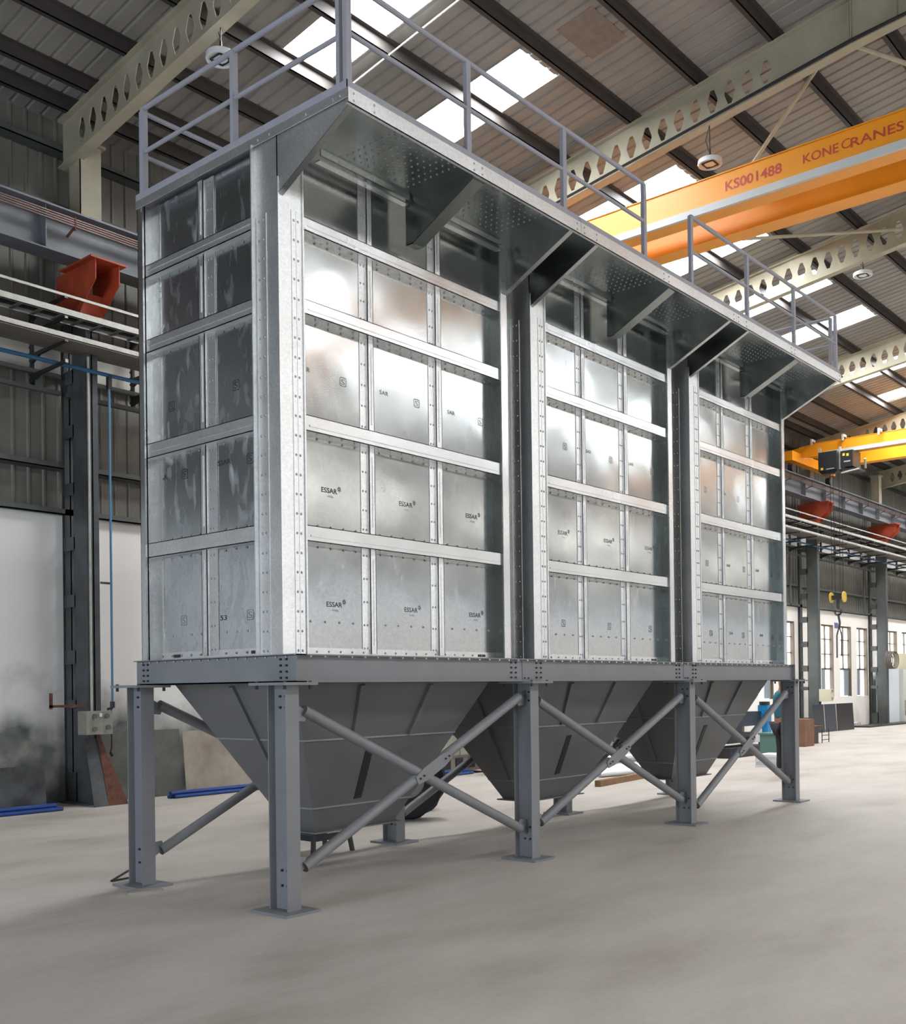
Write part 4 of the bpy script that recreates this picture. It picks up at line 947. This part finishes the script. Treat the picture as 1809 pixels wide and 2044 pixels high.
# small steel trestle below first hopper
t = thing('steel_trestle', 'small splayed dark steel trestle standing under the first hopper', 'trestle', (2.05, 2.0, 0))
for x, y, dx, dy in ((1.82, 1.86, -0.06, -0.05), (2.22, 1.86, 0.06, -0.05), (1.82, 2.16, -0.06, 0.05), (2.22, 2.16, 0.06, 0.05)):
    MB().bar((x+dx, y+dy, 0.0), (x, y, 0.42), 0.035, 0.035, up=(1, 0, 0)).build('leg', BLACKP, t)
MB().box(1.78, 1.82, 0.42, 2.26, 2.20, 0.45).build('top', BLACKP, t)
MB().box(1.80, 1.82, 0.14, 2.24, 1.85, 0.20).box(1.80, 2.17, 0.14, 2.24, 2.20, 0.20).box(1.79, 1.85, 0.14, 1.82, 2.17, 0.20).build('stretcher', BLACKP, t)

# vehicle behind the hoppers (only its big tyres show)
t = thing('tow_tractor', 'low workshop tractor behind the first hopper showing its big black tyres', 'vehicle', (3.9, 3.7, 0))
def tyre(cx, cy, r, wd, ang):
    c = Vector((cx, cy, r)); ax = Vector((math.cos(ang), math.sin(ang), 0)); mb = MB()
    u = Vector((-math.sin(ang), math.cos(ang), 0)); n = 36; rings = []
    prof = [(0.45, -0.42), (0.8, -0.5), (0.93, -0.46), (1.0, -0.3), (1.0, 0.3), (0.93, 0.46), (0.8, 0.5), (0.45, 0.42)]
    V = []; F = []
    for i in range(n):
        a = 2*PI*i/n
        for k, (pr, pw) in enumerate(prof):
            rr = pr*r*(0.965 if (k in (3, 4) and i % 3 == 0) else 1.0)
            V.append(c+(u*math.cos(a)+Vector((0, 0, 1))*math.sin(a))*rr+ax*pw*wd)
    m_ = len(prof)
    for i in range(n):
        for k in range(m_-1): F.append((i*m_+k, ((i+1) % n)*m_+k, ((i+1) % n)*m_+k+1, i*m_+k+1))
    mb._add(V, F); o = mb.build('tyre', BLACK, t)
    MB().cyl(c-ax*0.38*wd, c+ax*0.38*wd, r*0.46, 20).build('rim', BEIGE, o)
    for k in range(18):
        a = 2*PI*k/18; p = c+(u*math.cos(a)+Vector((0, 0, 1))*math.sin(a))*r*0.99
        if k % 18 == 0: pass
va = math.radians(47)
tyre(4.45, 3.10, 0.48, 0.34, va); tyre(3.65, 3.85, 0.48, 0.34, va)
tyre(5.10, 3.80, 0.48, 0.34, va); tyre(4.30, 4.55, 0.48, 0.34, va)
MB().prism([(3.75, 4.0, 0.45), (4.6, 3.2, 0.45), (4.98, 3.62, 0.45), (4.15, 4.42, 0.45)], (0, 0, 0.45)).build('chassis', BEIGE, t)

# cream machine and tank between hoppers
t = thing('cream_compressor_cabinet', 'cream metal cabinet with louvred base standing between hoppers at the back', 'cabinet', (9.9, 7.0, 0))
MB().prism([(9.3, 6.8, 0.35), (10.9, 6.8, 0.35), (10.9, 6.8, 0.72), (9.9, 6.8, 1.0), (9.3, 6.8, 1.0)], (0, 0.9, 0)).build('body', BEIGE, t)
MB().box(9.3, 6.82, 0.06, 10.9, 7.6, 0.35).build('base', mat('cabinet_base', (0.25, 0.22, 0.18), 0.7), t)
MB().box(9.28, 6.795, 0.33, 10.92, 6.81, 0.37).box(9.85, 6.795, 0.35, 9.87, 6.8, 0.98).build('trim_strip', TRAYD, t)
for x in (9.4, 9.75, 10.1, 10.45): MB().box(x, 6.80, 0.12, x+0.2, 6.83, 0.31).build('louvre', BLACK, t)
MB().box(9.7, 6.75, 0.95, 10.5, 7.6, 1.06).build('lid', BLACKP, t)
tag(MB().cyl((10.2, 6.3, 0.26), (11.9, 6.3, 0.26), 0.25, 20).build('air_tank', mat('tank_tan', (0.33, 0.29, 0.23), 0.6, 0, 0.2, 3)), 'tan horizontal tank lying next to the cream cabinet', 'tank')
# pipe stack and timber behind second hopper
for i in range(5):
    tag(MB().cyl((10.3+0.1*i, 5.0-0.22*i+0.2, 0.055+0.0*i), (13.3+0.05*i, 4.3-0.24*i+0.55, 0.055), 0.05, 10).build('steel_pipe', STEEL), ('rearmost', 'fourth', 'middle', 'second', 'frontmost')[i]+' bright steel pipe from the front on the floor behind the middle hopper', 'pipe', 'bright pipes behind the middle hopper')
tag(MB().cyl((10.6, 5.3, 0.2), (13.4, 5.0, 0.2), 0.09, 12).build('steel_pipe', STEEL), 'thick grey pipe lying above the bright pipes behind the middle hopper', 'pipe')
tag(MB().bar((9.25, 3.42, 0.05), (10.95, 3.62, 0.05), 0.10, 0.10).build('timber_beam', WOOD), 'short brown timber on the floor behind the middle hopper', 'timber')
tag(MB().prism([(12.6, 6.3, 0), (14.6, 6.3, 0), (14.2, 6.3, 0.62), (12.9, 6.3, 0.75)], (0, 0.02, 0)).build('tan_sheet', PLATEC), 'small tan sheet standing behind the pipes', 'steel sheet')

# ---------------------------------------------------------------- far right things
t = thing('blue_drill_press', 'blue pillar machine with black bed seen under the right end of the unit', 'machine', (18.2, 4.7, 0))
MB().box(18.2, 4.55, 0.0, 18.42, 4.78, 1.12).build('pillar', mat('machine_blue', (0.01, 0.22, 0.5), 0.4), t)
MB().cyl((18.3, 4.66, 1.12), (18.3, 4.66, 1.2), 0.12, 14).build('motor_cap', BLACKP, t)
MB().box(16.9, 4.7, 0.66, 18.2, 5.2, 0.98).box(16.5, 4.7, 0.3, 18.2, 5.1, 0.5).box(16.6, 4.75, 0.5, 17.3, 5.1, 0.7).build('bed', mat('machine_navy', (0.02, 0.03, 0.05), 0.5), t)
MB().box(16.2, 4.5, 0.0, 18.2, 5.1, 0.22).build('base', BLACKP, t)
MB().box(17.75, 4.66, 0.28, 18.15, 4.7, 0.58).build('notice_plate', LAMPW, t)
tag(MB().box(16.9, 3.78, 0.02, 17.35, 4.15, 0.52).box(16.87, 3.75, 0.50, 17.38, 4.18, 0.54).build('green_bin', mat('bin_green', (0.10, 0.20, 0.17), 0.7)), 'grey green bin beside the right end column', 'bin')
for i in range(5): tag(MB().box(14.35+0.02*(i % 2), 2.5, 0.0+i*0.05, 15.0, 3.1, 0.045+i*0.05).build('white_board', LAMPW), ('lowest', 'second lowest', 'middle', 'second highest', 'topmost')[i]+' white board of the low stack behind the right end column', 'board', 'white boards stacked behind the end column')
tag(MB().box(21.1, 4.85, 0.0, 21.7, 5.5, 0.70).build('brown_crate', mat('crate_brown', (0.23, 0.12, 0.08), 0.8, 0, 0.2, 5)), 'rusty brown steel crate just right of the end column', 'crate')
t = thing('dark_metal_box', 'dark blue and rust metal box on the floor in front of the black sheets', 'box', (22.7, 5.4, 0))
MB().box(22.0, 5.25, 0.0, 23.0, 5.9, 0.44).build('body', mat('box_navy', (0.03, 0.045, 0.075), 0.5, 0, 0.6, 5, col2=(0.09, 0.035, 0.02)), t)
MB().box(21.75, 5.15, 0.44, 23.1, 5.95, 0.47).build('lid', RUST, t)
t = thing('wire_rack', 'small open wire rack right of the dark metal box', 'rack', (23.4, 5.2, 0))
for x in (23.12, 23.6): MB().cyl((x, 5.2, 0), (x, 5.2, 0.36), 0.012, 6).build('upright', BLACKP, t)
for z in (0.08, 0.2, 0.33): MB().cyl((23.1, 5.2, z), (23.65, 5.2, z), 0.010, 6).build('bar', BLACKP, t)
for i, (a, b) in enumerate(((28.45, 29.35), (29.4, 30.4), (30.45, 32.0))):
    leaning('black_steel_sheet', a, b, 0.92, 7.52, mat('black_sheet_%s' % 'abc'[i], ((0.025, 0.03, 0.04), (0.03, 0.038, 0.052), (0.012, 0.012, 0.014))[i], 0.35), ('left', 'middle', 'right')[i]+' one of three black sheets leaning on the white wall at right', 0.05)
for i in range(5): tag(MB().cyl((33.3+i*0.22, 8.1, 0.088), (33.35+i*0.22, 8.5, 0.088), 0.085, 10).build('pipe_offcut', TRAY), ('first', 'second', 'third', 'fourth', 'fifth')[i]+' short pale pipe offcut counting away from the black sheets', 'pipe offcut', 'pipe offcuts beside the black sheets')
t = thing('junction_box', 'cream junction box on the battened column at right', 'junction box', (30.3, 7.8, 1.0))
MB().box(29.95, 7.72, 1.0, 30.65, 7.95, 1.42).build('enclosure', mat('junction_cream', (0.62, 0.58, 0.44), 0.5), t)
for x, z in ((30.5, 1.35), (30.5, 1.1)): MB().cyl((x, 7.72, z), (x, 7.68, z), 0.05, 12).build('knob', BEIGE, t)
t = thing('hose_coil', 'coiled grey hose hung on the second battened column at right', 'hose', (36.9, 7.85, 2.1))
for i in range(6):
    cx = 36.6+0.09*i; pts = [(cx+0.42*math.cos(a)*(0.8+0.05*i), 7.85-0.02*i, 2.48+0.33*math.sin(a)) for a in [2*PI*k/20 for k in range(21)]]; MB().tube(pts, 0.022, 6).build('loop', TRAYD, t)
t = thing('electrical_cabinet', 'pale blue white electrical cabinet with its door open at far right', 'cabinet', (37.6, 8.1, 0))
MB().box(37.1, 8.05, 0.0, 38.48, 8.5, 2.15).build('body', mat('cabinet_white', (0.62, 0.68, 0.74), 0.4), t)
MB().box(38.5, 7.9, 0.03, 39.25, 8.1, 2.13).build('door', mat('cabinet_door', (0.55, 0.56, 0.52), 0.5), t)
MB().box(38.62, 7.885, 0.3, 39.1, 7.9, 0.9).build('handle_panel', BEIGE, t)
t = thing('site_container', 'cream painted container at the right edge of the picture', 'container', (41.5, 7.8, 0))
MB().box(39.35, 7.3, 0.1, 46.0, 8.5, 2.78).build('body', mat('container_cream', (0.66, 0.60, 0.45), 0.6, 0, 0.06, 2), t)
MB().box(39.34, 7.285, 0.95, 46.0, 7.3, 0.97).box(39.34, 7.285, 1.85, 46.0, 7.3, 1.87).build('panel_joint', BEIGE, t)
tag(MB().box(33.5, 7.5, 0.0, 40.5, 8.2, 0.05).build('floor_bar', BLACKP), 'long dark flat bar on the floor at the foot of the far cabinet', 'steel bar')
tag(MB().bar((41.0, 8.56, 2.0), (42.2, 8.56, 5.7), 0.09, 0.09).build('diagonal_strut', CREAM), 'cream diagonal strut rising behind the coiled hose', 'strut')
tag(MB().box(33.27, 8.64, 3.62, 33.62, 8.65, 3.82).build('bay_sign', mat('sign_blue', (0.12, 0.14, 0.3), 0.6)), 'small blue bay sign between two windows at right', 'sign')

# ---------------------------------------------------------------- person, mostly hidden by the right end column
def person():
    bx, by = 12.77, 1.86
    t = thing('person', 'person in a teal shirt behind the right end column, one arm hanging down', 'person', (bx, by, 0))
    face = Vector((0.75, -0.65, 0)).normalized(); side = Vector((-face.y, face.x, 0))   # side: towards image left
    S = 1.0
    def P(f, s, z): return Vector((bx, by, 0))+face*f+side*s+Vector((0, 0, z))
    V = [P(0, 0, 0.93), P(0, 0, 1.10), P(0.0, 0, 1.28), P(0, 0, 1.42), P(0.01, 0, 1.50), P(0.02, 0, 1.58), P(0.03, 0, 1.66), P(0.03, 0, 1.72)]
    R_ = [0.14, 0.125, 0.15, 0.12, 0.055, 0.075, 0.095, 0.07]; E_ = [(i, i+1) for i in range(7)]
    for sg in (1, -1):
        k = len(V); V += [P(0, sg*0.17, 1.40), P(0.0, sg*0.23, 1.13), P(0.03, sg*0.24, 0.88), P(0.04, sg*0.24, 0.83)]; R_ += [0.055, 0.042, 0.028, 0.03]; E_ += [(3, k), (k, k+1), (k+1, k+2), (k+2, k+3)]
        for j, (df, dz) in enumerate(((0.035, 0.66), (0.015, 0.645), (-0.005, 0.65), (-0.02, 0.67))):
            q = len(V); V += [P(0.04+df*0.8, sg*0.24, 0.78), P(0.045+df, sg*0.238, dz+0.03), P(0.05+df, sg*0.23, dz)]; R_ += [0.010, 0.009, 0.007]; E_ += [(k+3, q), (q, q+1), (q+1, q+2)]
        q = len(V); V += [P(0.085, sg*0.225, 0.79), P(0.10, sg*0.22, 0.74)]; R_ += [0.011, 0.009]; E_ += [(k+3, q), (q, q+1)]
        k = len(V); V += [P(0, sg*0.10, 0.86), P(0.02, sg*0.11, 0.48), P(-0.01, sg*0.11, 0.09), P(0.13, sg*0.12, 0.035)]; R_ += [0.085, 0.058, 0.04, 0.035]; E_ += [(0, k), (k, k+1), (k+1, k+2), (k+2, k+3)]
    def skin(name, V, E_, R_, m, root=0):
        me = bpy.data.meshes.new(name); l0 = Vector(t.location); me.from_pydata([v-l0 for v in V], E_, []); me.materials.append(m)
        o = bpy.data.objects.new(name, me); C.objects.link(o); o.parent = t
        sk = o.modifiers.new('skin', 'SKIN'); sk.use_smooth_shade = True
        for i, r in enumerate(R_):
            d = me.skin_vertices[0].data[i]; d.radius = (r, r); d.use_root = (i == root)
        ss = o.modifiers.new('sub', 'SUBSURF'); ss.levels = 1; ss.render_levels = 2
        return o
    skin('body', V, E_, R_, SKIN)
    tv = [P(0, 0, 0.95), P(0, 0, 1.12), P(0, 0, 1.28), P(0, 0, 1.43)]; tr_ = [0.155, 0.145, 0.168, 0.10]; te = [(0, 1), (1, 2), (2, 3)]
    for sg in (1, -1): k = len(tv); tv += [P(0, sg*0.175, 1.405), P(0, sg*0.22, 1.17)]; tr_ += [0.07, 0.06]; te += [(3, k), (k, k+1)]
    skin('shirt', tv, te, tr_, TEAL)
    pv = [P(0, 0, 0.93)]; pr_ = [0.155]; pe = []
    for sg in (1, -1): k = len(pv); pv += [P(0, sg*0.10, 0.84), P(0.02, sg*0.11, 0.48), P(-0.01, sg*0.11, 0.10)]; pr_ += [0.10, 0.075, 0.06]; pe += [(0, k), (k, k+1), (k+1, k+2)]
    skin('trousers', pv, pe, pr_, DARKC)
    for sg in (1, -1): MB().prism([P(-0.07, sg*0.11-0.045, 0), P(0.2, sg*0.11-0.045, 0), P(0.2, sg*0.11+0.045, 0), P(-0.07, sg*0.11+0.045, 0)], (0, 0, 0.075)).build('shoe', BLACK, t)
    skin('hair', [P(-0.02, 0, 1.66), P(-0.01, 0, 1.73), P(0.03, 0, 1.765)], [(0, 1), (1, 2)], [0.095, 0.092, 0.06], HAIR)
    hc = P(0.125, 0, 1.63)
    MB().prism([hc+Vector((0, 0, 0.03)), hc+side*0.014-Vector((0, 0, 0.015)), hc-side*0.014-Vector((0, 0, 0.015))], face*0.022).build('nose', SKIN, t)
    for sg in (1, -1): MB().cyl(P(0.105, sg*0.033, 1.665), P(0.122, sg*0.033, 1.665), 0.011, 8).build('eye', BLACKP, t); MB().cyl(P(0.02, sg*0.09, 1.64), P(0.02, sg*0.11, 1.64), 0.028, 10).build('ear', SKIN, t)
    MB().box(0, 0, 0, 0.001, 0.001, 0.001)
    mo = MB().bar(hc+side*0.022-Vector((0, 0, 0.045))-face*0.02, hc-side*0.022-Vector((0, 0, 0.045))-face*0.02, 0.02, 0.008).build('mouth', mat('lip', (0.25, 0.08, 0.06), 0.5), t)
person()
